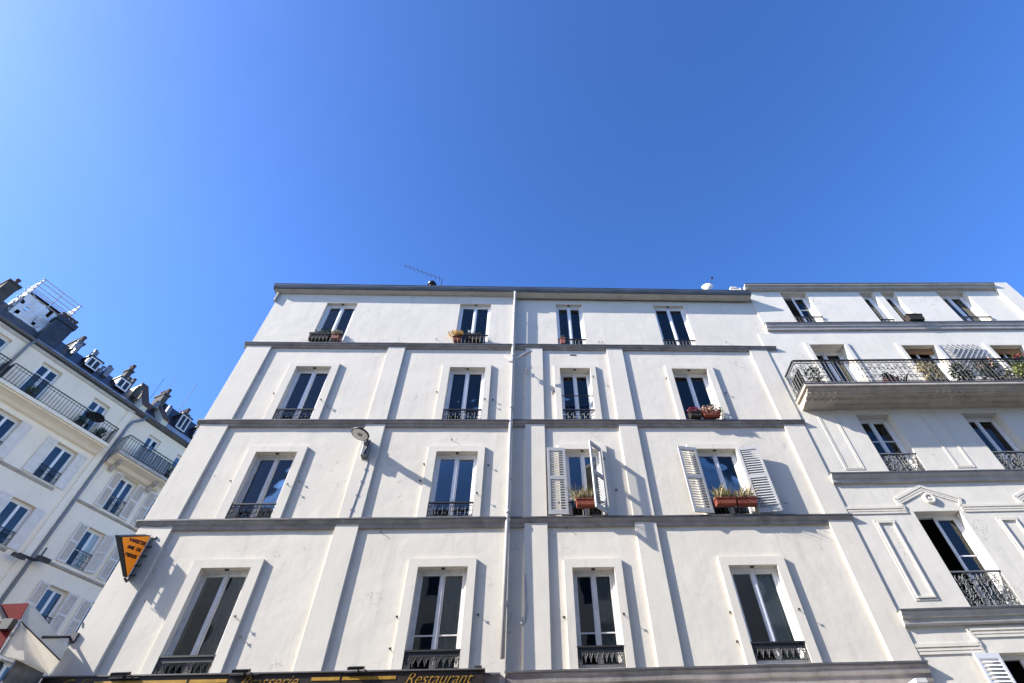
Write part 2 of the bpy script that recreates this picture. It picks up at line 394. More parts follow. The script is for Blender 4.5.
def shutter(parent, hinge, ang, w, z0, z1, m='shutter', side=1, louv=True, panels=2):
    """louvred leaf hinged at (x,y); ang: direction of the leaf in plan (deg, 0=+x, -90 = towards the street)"""
    a = math.radians(ang); ux = Vector((math.cos(a), math.sin(a), 0)); uy = Vector((-ux.y, ux.x, 0)); H = Vector((hinge[0], hinge[1], 0)); T = .018; ow = uy if uy.y < 0 else -uy
    b = MB()
    def bx(s0, s1, za, zb, t=T): b.obox(H + ux * (s0 + s1) / 2 + Vector((0, 0, (za + zb) / 2)), ux, uy, (0, 0, 1), (s1 - s0) / 2, t, (zb - za) / 2)
    st = .055
    bx(0, st, z0, z1); bx(w - st, w, z0, z1)
    zz = [z0, z0 + (z1 - z0) * .52, z1]
    rails = [(z0, z0 + .09), (zz[1] - .04, zz[1] + .04), (z1 - .09, z1)]
    for r0, r1 in rails: bx(st, w - st, r0, r1)
    for (a0, b0) in ((rails[0][1], rails[1][0]), (rails[1][1], rails[2][0])):
        if louv:
            n = int((b0 - a0) / .062)
            for i in range(n):
                zc = a0 + (i + .5) * (b0 - a0) / n
                b.obox(H + ux * (w / 2) + Vector((0, 0, zc)), ux, (ow * .5 - Vector((0, 0, .866))), (ow * .866 + Vector((0, 0, .5))), (w / 2 - st), .026, .004)
        else:
            bx(st, w - st, a0, b0, T * .45)
            k = 4
            for i in range(1, k):
                zc = a0 + i * (b0 - a0) / k; bx(st + .03, w - st - .03, zc - .012, zc + .012, T * .9)
    o = b.build('shutter', m, parent, EYE)
    return o

def window(parent, x0, x1, z0, z1, yf, recess=.12, fr='frame', transoms=(), curtain=None, cur=None, gd='scroll', gz=None, gy=None,
           surround=None, hooks=True, open_left=False, blind=False, centre=True, gm='iron', sill=True, pane_mat='glass'):
    """timber french window set `recess` behind yf; sub-parts: pane, window_guard, surround, curtain, sill, shutter_stay"""
    y = yf + recess; b = MB(); o_ = .045; st = .05; xc = (x0 + x1) / 2
    b.box(x0, x0 + o_, y, y + .09, z0, z1); b.box(x1 - o_, x1, y, y + .09, z0, z1); b.box(x0 + o_, x1 - o_, y, y + .09, z1 - .055, z1)
    b.box(x0 + o_, x1 - o_, y, y + .09, z0, z0 + .05)
    def leaf(a, c, yy=0.):
        b.box(a, a + st, y + .02 + yy, y + .07 + yy, z0 + .052, z1 - .057); b.box(c - st, c, y + .02 + yy, y + .07 + yy, z0 + .052, z1 - .057)
        b.box(a + st, c - st, y + .02 + yy, y + .07 + yy, z1 - .11, z1 - .057); b.box(a + st, c - st, y + .02 + yy, y + .07 + yy, z0 + .052, z0 + .14)
        for t in transoms: b.box(a + st, c - st, y + .03 + yy, y + .062 + yy, z0 + (z1 - z0) * t - .014, z0 + (z1 - z0) * t + .014)
    L = (x0 + o_ + .002, xc - .004); R_ = (xc + .004, x1 - o_ - .002)
    prn = random.Random(int(x0 * 53 + z0 * 17 + 900)); 
    class PB(MB):
        def box(s, a, c, ya, yb, za, zb):
            t1, t2 = prn.uniform(-.008, .008), prn.uniform(-.012, .012)
            v = [(x, y_ + (t1 if x == c else -t1) + (t2 if z_ == zb else -t2), z_) for z_ in (za, zb) for y_ in (ya, yb) for x in (a, c)]
            return s.add(v, [(0, 2, 3, 1), (4, 5, 7, 6), (0, 1, 5, 4), (2, 6, 7, 3), (0, 4, 6, 2), (1, 3, 7, 5)])
    p = PB()
    if centre:
        if open_left:
            # left leaf swung inwards into the room
            aa = Vector((.25, .97, 0)).normalized(); nn = Vector((aa.y, -aa.x, 0)); wl = L[1] - L[0]; hz = Vector((x0 + o_ + .01, y + .08, 0))
            for s0, s1, za, zb in ((0, st, z0 + .05, z1 - .06), (wl - st, wl, z0 + .05, z1 - .06), (st, wl - st, z1 - .12, z1 - .06), (st, wl - st, z0 + .05, z0 + .14)):
                b.obox(hz + aa * (s0 + s1) / 2 + Vector((0, 0, (za + zb) / 2)), aa, nn, (0, 0, 1), (s1 - s0) / 2, .02, (zb - za) / 2)
        else: leaf(*L); p.box(L[0] + st - .003, L[1] - st + .003, y + .042, y + .048, z0 + .137, z1 - .107)
        leaf(*R_); p.box(R_[0] + st - .003, R_[1] - st + .003, y + .042, y + .048, z0 + .137, z1 - .107)
        b.box(xc - .022, xc + .022, y + .004, y + .018, z0 + .055, z1 - .06)
    else:
        leaf(L[0], R_[1]); p.box(L[0] + st - .003, R_[1] - st + .003, y + .042, y + .048, z0 + .137, z1 - .107)
    w = b.build('window', fr, parent, EYE, bevel=.004)
    p.build('pane', pane_mat, w, EYE)
    if surround:
        sl, sr, stp, sy0, sy1, sm = surround       # outer left, outer right, outer top, front y, wall y
        s = MB(); s.box(sl, x0, sy0, sy1, z0, stp); s.box(x1, sr, sy0, sy1, z0, stp); s.box(x0, x1, sy0, sy1, z1, stp)
        # one merged U-shaped frame: internal faces are buried
        s2 = MB(); F = [(sl, z0), (x0, z0), (x0, z1), (x1, z1), (x1, z0), (sr, z0), (sr, stp), (sl, stp)]
        n = len(F); v = [(a, sy0, c) for a, c in F] + [(a, sy1 + .001, c) for a, c in F]
        s2.add(v, [(0, 1, 2, 7), (2, 3, 6, 7), (3, 4, 5, 6)] + [(i, (i + 1) % n, n + (i + 1) % n, n + i) for i in range(n)])
        s2.build('surround', sm, w, EYE)
        if hooks:
            rnd = random.Random(int((x0 + 20) * 37 + z0 * 11))
            for xx, yy in ((sl - .07, sy1), (sr - .02 - .08, sy0), (sl - .05, sy1), (sr + .10, sy1)):
                if rnd.random() < .3: continue
                h = MB(); zz = z0 + (z1 - z0) * rnd.choice((.22, .35, .5, .53, .8)) + rnd.uniform(-.05, .05)
                h.tube([(xx, yy + .004, zz), (xx, yy - .05, zz + .005), (xx + .03, yy - .055, zz - .03)], .008, 4)
                h.box(xx - .02, xx + .025, yy - .057, yy - .05, zz - .012, zz + .02)
                h.build('shutter_stay', 'iron', w, EYE)
    if curtain:
        rnd = random.Random(int(x0 * 31 + z0 * 7)); spans = {'both': [(x0, x1)], 'left': [(x0, xc)], 'right': [(xc, x1)]}[cur or 'both']
        c = MB()
        for a, e in spans:
            n = 28; pv = []
            for i in range(n + 1):
                xx = a + .04 + (e - a - .08) * i / n; yy = y + .096 + .014 * math.sin(i * 1.9 + rnd.random())
                pv.append((xx, yy))
            for i in range(n): c.quad((pv[i][0], pv[i][1], z0 + .05), (pv[i + 1][0], pv[i + 1][1], z0 + .05), (pv[i + 1][0], pv[i + 1][1], z1 - .03), (pv[i][0], pv[i][1], z1 - .03))
        c.build('curtain', curtain, w, EYE, smooth=True)
    if blind:
        bb = MB(); bb.box(x0 + .01, x1 - .01, y - .07, y - .012, z1 - .17, z1 - .004)
        for k in range(4): bb.box(x0 + .015, x1 - .015, y - .076, y - .07, z1 - .165 + k * .042, z1 - .165 + k * .042 + .034)
        bb.build('blind_box', 'brown', w, EYE)
    if gd:
        guard(w, x0 + .005, x1 - .005, gy if gy is not None else yf + .02, z0 + .02, gz if gz else z0 + .45, gd, gm)
    if sill:
        MB().prof([(yf + recess + .03, z0 + .045), (yf - .02, z0 + .02), (yf - .02, z0 + .002), (yf + recess + .03, z0 + .002)], x0 + .001, x1 - .001).build('sill', 'stone', w, EYE)
    return w

# ================================================================== GROUND
g = MB(); g.box(-400, 400, -400, 400, -.3, 0); tag(g.build('road', 'asphalt'), kind='structure')
g = MB(); g.box(-7.9, 60, -2.6, .2, .004, .13); tag(g.build('pavement', 'paving', bevel=.01), kind='structure')
g = MB(); g.box(-60, 60, -14.6, -12.2, .004, .13); tag(g.build('pavement', 'paving', bevel=.01), kind='structure')

# ================================================================== MAIN WHITE BUILDING
mb_ = empty('apartment_building', label='four upper storeys of plain white rendered apartments above the brasserie fascia', cat='building')
YL, YR = -.10, 0.
XS = -.285                                # step between the two halves
XL, XR, XR1 = -7.76, 7.24, 7.56
SL = dict(s1=11.73, s2=8.87, s3=6.19, s4=3.24)     # string course tops, left half
SR = dict(s1=11.85, s2=8.96, s3=6.24, s4=3.28)
GB, GT = 14.21, 14.38
colsL = [(-6.17, -5.24), (-2.05, -1.08)]
colsR = [(.99, 1.84), (4.18, 5.2)]
topsL = [13.76, 10.79, 7.925, 5.13]
topsR = [13.93, 10.89, 8.06, 5.12]
topsL1 = [13.72, 10.79, 7.925, 5.17]
holesL = []; holesR = []; WL = []; WR = []
for ci, (a, c) in enumerate(colsL):
    for r, k in enumerate(('s1', 's2', 's3', 's4')):
        z1 = (topsL1 if ci == 0 else topsL)[r]; h = (a, c, SL[k] - .03, z1); holesL.append(h); WL.append((ci, r, h))
for ci, (a, c) in enumerate(colsR):
    for r, k in enumerate(('s1', 's2', 's3', 's4')):
        h = (a, c, SR[k] - .03, topsR[r]); holesR.append(h); WR.append((ci, r, h))
shopL = [(-7.2, -4.4, -1.35, 1.9), (-3.9, -1.0, -1.35, 1.9)]; shopR = [(.6, 3.4, -1.35, 1.9), (4.2, 6.6, -1.35, 1.9)]
wl_ = wall(XL, XS, -EYE, GB, holesL + shopL, YL, .40).build('wall', 'plaster', mb_, EYE)
b = wall(XS, XR, -EYE, SR['s1'] - .05, [h for h in holesR if h[2] < 11] + shopR, YR, .35)
b.build('wall', 'plaster', mb_, EYE)
wall(XS, XR1, SR['s1'] - .05, GB, [h for h in holesR if h[2] > 11], YR, .35).build('wall', 'plaster', mb_, EYE)
# side, back and inner walls
b = MB(); b.box(XL, XL + .35, YL + .401, 9, -EYE, GB); b.box(XR1 - .35, XR1, .36, 9, SR['s1'], GB); b.box(XL + .35, XR1 - .35, 8.7, 9, -EYE, GB)
b.build('side_wall', 'plaster', mb_, EYE)
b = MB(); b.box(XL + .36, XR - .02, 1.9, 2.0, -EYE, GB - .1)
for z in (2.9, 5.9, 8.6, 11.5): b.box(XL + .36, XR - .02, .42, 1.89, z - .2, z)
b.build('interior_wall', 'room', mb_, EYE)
b = MB()
for h in shopL + shopR: b.box(h[0], h[1], .12, .14, h[2], h[3])
b.build('shop_window', 'shopglass', mb_, EYE)
# roof
b = MB(); b.add([(XL, -.1, GT - .1), (XR1, -.1, GT - .1), (XR1, 4.5, GT + 1.1), (XL, 4.5, GT + 1.1), (XL, 9, GT - .1), (XR1, 9, GT - .1)], [(0, 1, 2, 3), (3, 2, 5, 4), (0, 3, 4), (1, 5, 2), (0, 4, 5, 1)])
b.build('roof', 'zinc', mb_, EYE)
# cornice gutter: rounded zinc lip over a cream moulding
b = MB(); x0, x1 = -7.93, 7.50
b.prof([(-.02, GT - .03), (-.33, GT), (-.345, GT - .02), (-.345, GT - .07), (-.325, GB + .05), (-.30, GB + .005), (-.27, GB - .01), (-.02, GB - .01)], x0, x1)
b.tube([(x0, -.34, GT - .01), (x1, -.34, GT - .01)], .018, 6)
g_ = b.build('gutter', 'gutter', mb_, EYE)
b = MB(); b.prof([(-.26, GB - .012), (-.26, GB - .03), (-.20, GB - .04), (-.16, GB - .065), (-.06, GB - .07), (-.06, GB - .012)], x0 + .05, x1 - .03)
b.box(-7.80, XL - .003, -.19, -.02, 13.72, GB - .075); b.build('cornice', 'soffit', mb_, EYE)
b = MB()
rnd = random.Random(3)
for i in range(11):
    xx = -7.3 + i * 1.42 + rnd.uniform(-.3, .3); b.box(xx, xx + .03, -.352, -.02, GT - .005, GT + .025)
b.build('gutter_bracket', 'pipe_dark', g_, EYE)

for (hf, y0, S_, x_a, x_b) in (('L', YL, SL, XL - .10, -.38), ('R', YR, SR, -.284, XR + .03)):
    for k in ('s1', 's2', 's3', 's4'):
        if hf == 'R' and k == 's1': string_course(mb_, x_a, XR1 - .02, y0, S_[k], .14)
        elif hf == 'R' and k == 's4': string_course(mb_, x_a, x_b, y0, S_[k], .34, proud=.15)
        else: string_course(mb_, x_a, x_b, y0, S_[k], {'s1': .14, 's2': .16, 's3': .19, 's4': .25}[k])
def pilaster(xa, xb, yw, zt, zb, p=.060):
    MB().box(xa, xb, yw - p, yw + .002, zb, zt).build('pilaster', 'plaster_trim', mb_, EYE, bevel=.006)
for xa, xb in ((XL - .004, -7.11), (-3.87, -3.395)):
    for t, bo in (('s1', 's2'), ('s2', 's3'), ('s3', 's4')): pilaster(xa, xb, YL, SL[t] - .12, SL[bo] - .03)
for xa, xb in ((.03, .52), (2.40, 2.87), (6.70, XR + .004)):
    for t, bo in (('s1', 's2'), ('s2', 's3'), ('s3', 's4')): pilaster(xa, xb, YR, SR[t] - .12, SR[bo] - .03)
b = MB(); b.box(XL - .004, XL + .3, YL - .05, YL + .002, -EYE, 3.0); b.build('pilaster', 'plaster_trim', mb_, EYE)

surL = [(-6.36, -5.05), (-2.24, -.92)]; surLt = [None, 10.93, 8.09, 5.30]
surR = [(.83, 2.0), (4.01, 5.39)]; surRt = [None, 11.02, 8.21, 5.30]
WIN = {}
def place_windows(lst, yw, sur, surt):
    for ci, r, (x0, x1, z0, z1) in lst:
        col = ci + (0 if yw < -.05 else 2)
        kw = dict(recess=.13, fr='frame', gd='scroll', hooks=True, gz=z0 + .42)
        yf = yw - .05
        if r == 0: yf = yw; kw.update(recess=.10, gd='bars', gz=z0 + .40)
        else: kw['surround'] = (sur[ci][0], sur[ci][1], surt[r] + (.04 if (ci, r) == (0, 3) and yw < 0 else 0), yw - .060, yw, 'plaster_trim')
        if r == 3: kw.update(gd='scallop', gz=z0 + .42, gm='iron')
        if (col, r) in ((2, 1), (3, 1)): kw['recess'] = .20
        if (col, r) in ((1, 3), (2, 3)): kw['transoms'] = (.36,)
        if (col, r) in ((0, 3), (1, 3), (2, 3), (0, 2)): kw['fr'] = 'frame_old'
        if (col, r) == (3, 3): kw.update(curtain='curtain', cur='right')
        if (col, r) == (0, 3): kw.update(curtain='curtain_grey', cur='right')
        if (col, r) == (1, 3): kw.update(curtain='curtain_grey', cur='right')
        if (col, r) == (2, 3): kw.update(curtain='curtain_grey', cur='right')
        if (col, r) == (2, 1): kw.update(curtain='curtain_grey', cur='both')
        if (col, r) == (3, 1): kw.update(curtain='curtain_red', cur='right')
        if (col, r) == (1, 1): kw.update(curtain='curtain_grey', cur='right')
        if (col, r) == (0, 2): kw.update(curtain='curtain_grey', cur='both')
        if (col, r) == (0, 1): kw.update(curtain='curtain', cur='left')
        if (col, r) == (3, 2): kw.update(curtain='curtain_grey', cur='right')
        if (col, r) in ((2, 0), (3, 0)): kw.update(curtain='curtain_grey', cur='right')
        if r == 2 and col in (2, 3): kw.update(gd='bars', gz=z0 + .42)
        if r == 0 and col < 2: kw.update(gd='bars', gz=z0 + .40, gy=yw - .11)
        w = window(mb_, x0, x1, z0 + .03, z1, yf, **kw); WIN[(col, r)] = w
        # pair of tiny blind pulleys under the lintel
        p = MB(); xc = (x0 + x1) / 2
        p.box(xc - .035, xc + .035, yf + .035, yf + .07, z1 - .03, z1 - .001)
        p.build('pulley', 'iron', w, EYE)
place_windows(WL, YL, surL, surLt); place_windows(WR, YR, surR, surRt)
# extra safety bar on one window
w = WIN[(2, 1)]; MB().tube([(.985, YR - .03, 9.84), (1.845, YR - .03, 9.84)], .014, 6).build('safety_bar', 'iron', w, EYE)
# shutters of the third-storey windows
z0s, z1s = 6.27, 8.05
w = WIN[(2, 2)]; shutter(w, (.985, -.10), 180 + 3, .43, z0s, z1s)
shutter(w, (1.845, -.09), 180 + 47, .44, z0s, z1s, side=-1)
w = WIN[(3, 2)]; shutter(w, (4.19, -.10), 180 + 9, .47, z0s, z1s); shutter(w, (5.21, -.10), -9, .50, z0s, z1s, side=-1)

# drainpipe at the step
b = MB(); px_, py_ = -.332, -.165
b.tube([(px_ + .01, -.28, GB - .01), (px_ + .01, py_ - .0, 13.95), (px_, py_ - .0, 11.9), (px_, py_, 6.2), (px_ - .01, py_ - .02, 3.45)], .045, 12)
for z in (13.2, 11.25, 9.3, 6.30, 4.4): b.lathe([(.052, z - .04), (.055, z), (.052, z + .04)], (px_, py_, 0), 12)
b.build('drainpipe', 'pipe', mb_, EYE, smooth=True)
b = MB()
for z in (13.2, 11.3, 9.3, 7.2, 4.4): b.box(px_ - .02, px_ + .02, py_, YL - .003, z - .015, z + .015); b.tube([(px_ + .03, py_, z), (px_ + .06, -.06, z - .02)], .008, 4)
b.build('pipe_bracket', 'iron', mb_, EYE)
# loose cables
b = MB()
b.tube([(.05, -.062, 5.0), (.062, -.075, 4.6), (.075, -.075, 4.35), (.06, -.07, 4.12), (.02, -.06, 4.05), (-.02, -.02, 4.1)], .010, 5)
b.tube([(-.29, -.05, 3.98), (-.24, -.06, 4.1), (-.20, -.03, 4.28)], .006, 4); b.tube([(-.3, -.05, 3.95), (-.2, -.02, 3.93)], .006, 4)
b.build('loose_cable', 'grey_paint', mb_, EYE)
b = MB()
for (x, z, y) in ((-2.1, 4.35, YL), (-2.95, 5.9, YL), (.9, 6.0, YR), (2.2, 12.05, YR), (2.3, 12.05, YR), (5.9, 6.55, YR), (-1.75, 8.3, YL), (-2.6, 12.0, YL), (6.1, 12.1, YR), (-6.9, 4.55, YL - .05)):
    b.tube([(x, y + .01, z), (x + .01, y - .045, z + .01), (x + .05, y - .05, z - .03)], .007, 4)
b.build('wall_hook', 'iron', mb_, EYE)
b = MB(); b.box(1.32, 1.50, YR - .006, YR + .01, 11.66 - .20, 11.71 - .20); b.build('air_vent', 'black', mb_, EYE)

# ------------------------------------------------------------------ fascia of the brasserie (left half)
fs = empty('shop_sign', (-4.2, -.35, 0), label='long dark fascia with gold script reading Café Brasserie Restaurant', cat='shop sign')
def at(o, mbx, name, m, **kw):      # world-coordinate mesh placed under an empty that has a location
    L = o.location; mbx.v = [(x - L.x, y - L.y, z - L.z) for x, y, z in mbx.v]
    r = -o.rotation_euler.z
    if r: mbx.v = [(x * math.cos(r) - y * math.sin(r), x * math.sin(r) + y * math.cos(r), z) for x, y, z in mbx.v]
    return mbx.build(name, m, o, **kw)
ZF = 3.285 + EYE
b = MB(); b.box(-7.79, -.66, -.30, -.16, ZF - .62, ZF - .02); at(fs, b, 'fascia_board', 'fascia')
b = MB(); b.box(-7.80, -.65, -.33, -.155, ZF - .02, ZF + .0); b.box(-7.80, -.65, -.32, -.30, ZF - .66, ZF - .62); at(fs, b, 'capping', 'lip')
def text(body, size, loc, rot, m, parent, name='lettering', ext=.006, shear=0., off=0., align='LEFT', spacing=1.):
    c = bpy.data.curves.new(name, 'FONT'); c.body = body; c.size = size; c.extrude = ext; c.shear = shear; c.offset = off; c.align_x = align; c.space_character = spacing
    t = bpy.data.objects.new(name, c); COL.objects.link(t); 
    me = bpy.data.meshes.new_from_object(t); o = bpy.data.objects.new(name, me); COL.objects.link(o); bpy.data.objects.remove(t)
    me.materials.clear(); me.materials.append(M[m]); o.location = loc; o.rotation_euler = rot; o.parent = parent
    return o
def stripe(xa, xb):
    b = MB(); b.box(xa, xb, -.308, -.30, ZF - .135, ZF - .085); at(fs, b, 'gold_stripe', 'gold')
fl = fs.location; fs.rotation_euler.y = .006
def ft(s, x): 
    o = text(s, .25, (x - fl.x, -.306 - fl.y, ZF - .215), (math.pi / 2, 0, 0), 'gold', fs, 'lettering', .004, shear=.5, off=-.003)
ft('Café', -7.50); stripe(-6.95, -5.49); stripe(-5.45, -4.85); ft('Brasserie', -4.66); stripe(-3.50, -3.04); stripe(-3.00, -2.12); ft('Restaurant', -1.98)
for xx in (-5.476, -3.026): b = MB(); b.box(xx, xx + .012, -.306, -.30, ZF - .6, ZF - .02); at(fs, b, 'joint', 'black')

# right shop front below the last string course
b = MB(); b.box(.8, 1.55, -.30, -.02, 2.68, 2.82); b.box(2.9, 6.85, -.34, -.02, 2.60, 2.86); b.box(6.75, 6.95, -.36, -.02, 2.86, 2.93)
tag(b.build('blind_box', 'frame_old', None, EYE), 'flat white blind housing under the grey ledge right of the drainpipe', 'blind housing')
b = MB()
b.slab([(-.46, -.75, 2.55), (.05, -.75, 2.42), (.22, -.05, 2.92), (-.40, -.05, 3.02)], (0, 0, .02)); b.box(-.44, -.04, -.80, -.74, 2.40, 2.58)
tag(b.build('awning', 'red', None, EYE), 'small red awning tip at the foot of the white drainpipe', 'awning')
b = MB(); b.box(-.80, -.68, -.31, -.22, 3.22, 3.31); b.tube([(-.74, -.27, 3.23), (-.74, -.20, 3.15)], .02, 6)
tag(b.build('wall_box', 'wood_dark', None, EYE), 'small brown junction box at the right end of the dark fascia', 'junction box')
def spot(x, z, nm):
    o = empty('spotlight', (x, -.36, z + EYE), label=nm, cat='spotlight', group='floodlights on top of the dark fascia')
    b = MB(); b.obox((0, -.05, .05), (1, 0, 0), (0, .8, .35), (0, -.35, .8), .13, .05, .022); b.build('lamp_head', 'black', o)
    b = MB(); b.tube([(.02, .03, .0), (.02, .02, .05)], .015, 5); b.tube([(.13, .0, .04), (.2, .06, .0)], .012, 5); b.tube([(-.2, .03, .01), (.26, .03, .01)], .012, 5); b.build('bracket', 'iron', o)
spot(-2.75, 3.235, 'black spotlight on the fascia between the gold words Brasserie and Restaurant')
spot(-4.6, 3.235, 'black spotlight on the fascia beside the right foot of the leftmost low window')
spot(-6.5, 3.235, 'black spotlight on the fascia left of the leftmost low window')

# ================================================================== ORANGE TRIANGULAR SIGN
sg = empty('hanging_sign', (-7.45, -.15, 5.0 + EYE), label='orange and black triangular sign bracketed off the white corner wall', cat='sign')
A = Vector((-7.44, -.14, 5.87)); B = Vector((-7.43, -.14, 4.96)); C = Vector((-7.77, -.47, 5.67)); T = Vector((-.135, .0, .03))
E3 = Vector((0, 0, EYE))
b = MB(); b.add([p + E3 for p in (A, B, C, A + T, B + T * .55, C + T)], [(0, 1, 2), (3, 5, 4), (0, 2, 5, 3), (2, 1, 4, 5), (1, 0, 3, 4)]); at(sg, b, 'sign_case', 'black')
cen = (A + B + C) / 3; nrm = (C - A).cross(B - A).normalized()
if nrm.dot(Vector((0, -10.5, 0)) - cen) < 0: nrm = -nrm
ins = [cen + (p - cen) * .93 + nrm * .006 + E3 for p in (A, B, C)]
b = MB(); b.add([*ins, *[p - nrm * .004 for p in ins]], [(0, 1, 2), (3, 5, 4), (0, 3, 4, 1), (1, 4, 5, 2), (2, 5, 3, 0)]); at(sg, b, 'sign_face', 'orange')
ey = (B - A).normalized() * -1; ex = (ey.cross(nrm)).normalized()
rotm = Matrix((ex, ey, nrm)).transposed().to_4x4()
def st_(s, size, dx, dz):
    o = text(s, size, (0, 0, 0), (0, 0, 0), 'black', sg, 'lettering', .002, off=.004, align='CENTER', spacing=.95)
    p = cen + ex * dx + ey * dz + nrm * .012 + E3 - sg.location; o.matrix_local = Matrix.Translation(p) @ rotm @ Matrix.Diagonal((1.0, 1.25, 1, 1))
st_('VARIETES', .074, -.02, .135); st_('5ME  DE', .068, -.01, .0); st_('BIERES', .074, .0, -.145)
b = MB(); 
b.tube([A + E3 + Vector((-.03, .0, -.01)), A + E3 + Vector((.05, .0, -.04))], .022, 6); b.box(A.x - .05, A.x + .03, -.15, -.02, A.z + EYE - .03, A.z + EYE + .03)
b.tube([B + E3 + Vector((-.05, -.03, .03)), (B.x + .03, -.14, B.z + EYE - .06)], .02, 6); b.box(B.x - .05, B.x + .03, -.15, -.02, B.z + EYE - .08, B.z + EYE - .02)
b.tube([(A.x + .02, -.145, A.z + EYE + .02), (B.x + .02, -.145, B.z + EYE - .08)], .011, 5)
at(sg, b, 'bracket', 'iron')
Q0, Q1, Q2, Q3 = [Vector(q) + E3 for q in ((-7.43, -.125, 5.85), (-7.243, -.405, 5.61), (-7.243, -.405, 4.79), (-7.42, -.125, 4.97))]
for t0, t1 in ((0., .49), (.56, 1.)):
    b = MB(); b.slab([Q0.lerp(Q1, t0), Q0.lerp(Q1, t1), Q3.lerp(Q2, t1), Q3.lerp(Q2, t0)], (.006, .004, 0)); at(sg, b, 'rear_panel', 'black')
for k in range(5):
    u_ = .08 + .21 * k; b = MB(); b.tube([Q0.lerp(Q1, .47).lerp(Q3.lerp(Q2, .47), u_), Q0.lerp(Q1, .58).lerp(Q3.lerp(Q2, .58), u_)], .011, 5); at(sg, b, 'rung', 'iron')
b = MB()
for i in range(5):
    z = B.z + EYE + .08 + i * .19; b.tube([(B.x + .0, -.17, z), (B.x + .10, -.17, z - .01)], .012, 5); b.lathe([(.0, -.03), (.02, -.02), (.024, 0), (.02, .02), (.0, .03)], (B.x + .11, -.17, z), 8)
at(sg, b, 'bulb', 'iron_grey')

# ================================================================== STREET LAMP ON THE WALL
lp_ = empty('street_lamp', (-3.66, -.15, 8.0 + EYE), label='round white street lamp on an arm from the white pilaster', cat='street lamp')
b = MB(); b.box(-3.74, -3.59, -.30, -.15, 7.72 + EYE, 8.12 + EYE); b.box(-3.72, -3.62, -.24, -.15, 8.12 + EYE, 8.22 + EYE); at(lp_, b, 'control_box', 'pipe_dark', bevel=.01)
b = MB(); b.tube([(-3.66, -.22, 8.15 + EYE), (-3.70, -.36, 8.17 + EYE), (-3.79, -.47, 8.18 + EYE)], .020, 8); b.tube([(-3.66, -.20, 8.0 + EYE), (-3.68, -.32, 8.15 + EYE)], .014, 6)
b.tube([(-3.66, -.31, 7.75 + EYE), (-3.60, -.31, 8.12 + EYE)], .016, 6); at(lp_, b, 'arm', 'iron', smooth=True)
hd = Vector((-3.80, -.50, 8.15 + EYE)); hn = Vector((-.22, -.06, -.97)).normalized()
Rm = (-hn).to_track_quat('Z', 'Y').to_matrix().to_4x4()
def disc(R, r0, h0, h1, m, name, par=lp_):
    b = MB(); b.lathe([(r0, h0), (R, h0), (R, h1), (R * .55, h1 + (.03 if h1 > 0 else 0))], (0, 0, 0), 28)
    b.v = [tuple(Rm @ Vector(v) + hd) for v in b.v]; return at(par, b, name, m, smooth=False)
disc(.215, .18, 0, .03, 'iron', 'lamp_head'); disc(.188, .001, -.006, .004, 'lamp_white', 'diffuser')
b = MB(); b.box(-.05, .05, -.055, .055, -.012, -.0065); b.v = [tuple(Rm @ Vector(v) + hd) for v in b.v]; at(lp_, b, 'light_source', 'lamp_led')
b = MB(); pts = [(-3.56, -.165, 7.70), (-3.565, -.165, 7.3), (-3.59, -.165, 6.9), (-3.62, -.165, 6.5), (-3.64, -.165, 6.22)]
b.tube([(x, y, z + EYE) for x, y, z in pts], .011, 6)
for x, y, z in ((-3.565, -.17, 7.42), (-3.58, -.17, 7.1), (-3.60, -.17, 6.75), (-3.63, -.17, 6.4)): b.box(x - .03, x + .012, y - .01, -.15, z + EYE - .02, z + EYE + .02)
b.tube([(-3.72, -.165, 7.69 + EYE), (-3.56, -.165, 7.70 + EYE)], .010, 5)
at(lp_, b, 'conduit', 'grey_paint')

# long-necked street light near the drainpipe
sl_ = empty('street_lamp', (-.33, -.3, 10.9 + EYE), label='flat grey street light reaching sideways from the white drainpipe', cat='street lamp')
b = MB(); q0 = Vector((-.36, -.33, 10.88 + EYE)); q1 = Vector((.22, -.52, 11.07 + EYE)); d = (q1 - q0).normalized()
n_ = 14; W = []
for i in range(7):
    t = i / 6; p = q0 + (q1 - q0) * t; r = (.022, .026, .03, .062, .085, .075, .02)[i]; W.append((p, r))
side = d.cross(Vector((0, -.45, .9))).normalized(); upv = side.cross(d).normalized()
for p, r in W:
    for k in range(10):
        a = 2 * math.pi * k / 10; b.v.append(tuple(p + side * math.cos(a) * r + upv * math.sin(a) * min(r * .45, .03)))
for i in range(6): b.f += [(i * 10 + k, i * 10 + (k + 1) % 10, (i + 1) * 10 + (k + 1) % 10, (i + 1) * 10 + k) for k in range(10)]
b.f += [tuple(range(10))[::-1], tuple(60 + k for k in range(10))]
at(sl_, b, 'lamp_head', 'grey_paint', smooth=True)
b = MB(); b.box(-.42, -.33, -.38, -.30, 10.82 + EYE, 10.97 + EYE); b.tube([(-.37, -.31, 10.9 + EYE), (-.48, -.22, 11.14 + EYE), (-.58, -.18, 11.22 + EYE)], .014, 6); at(sl_, b, 'bracket', 'frame')
b = MB(); b.tube([(.03, -.07, 10.65 + EYE), (.08, -.1, 10.60 + EYE), (.05, -.12, 10.78 + EYE)], .01, 4); at(sl_, b, 'hook', 'iron')

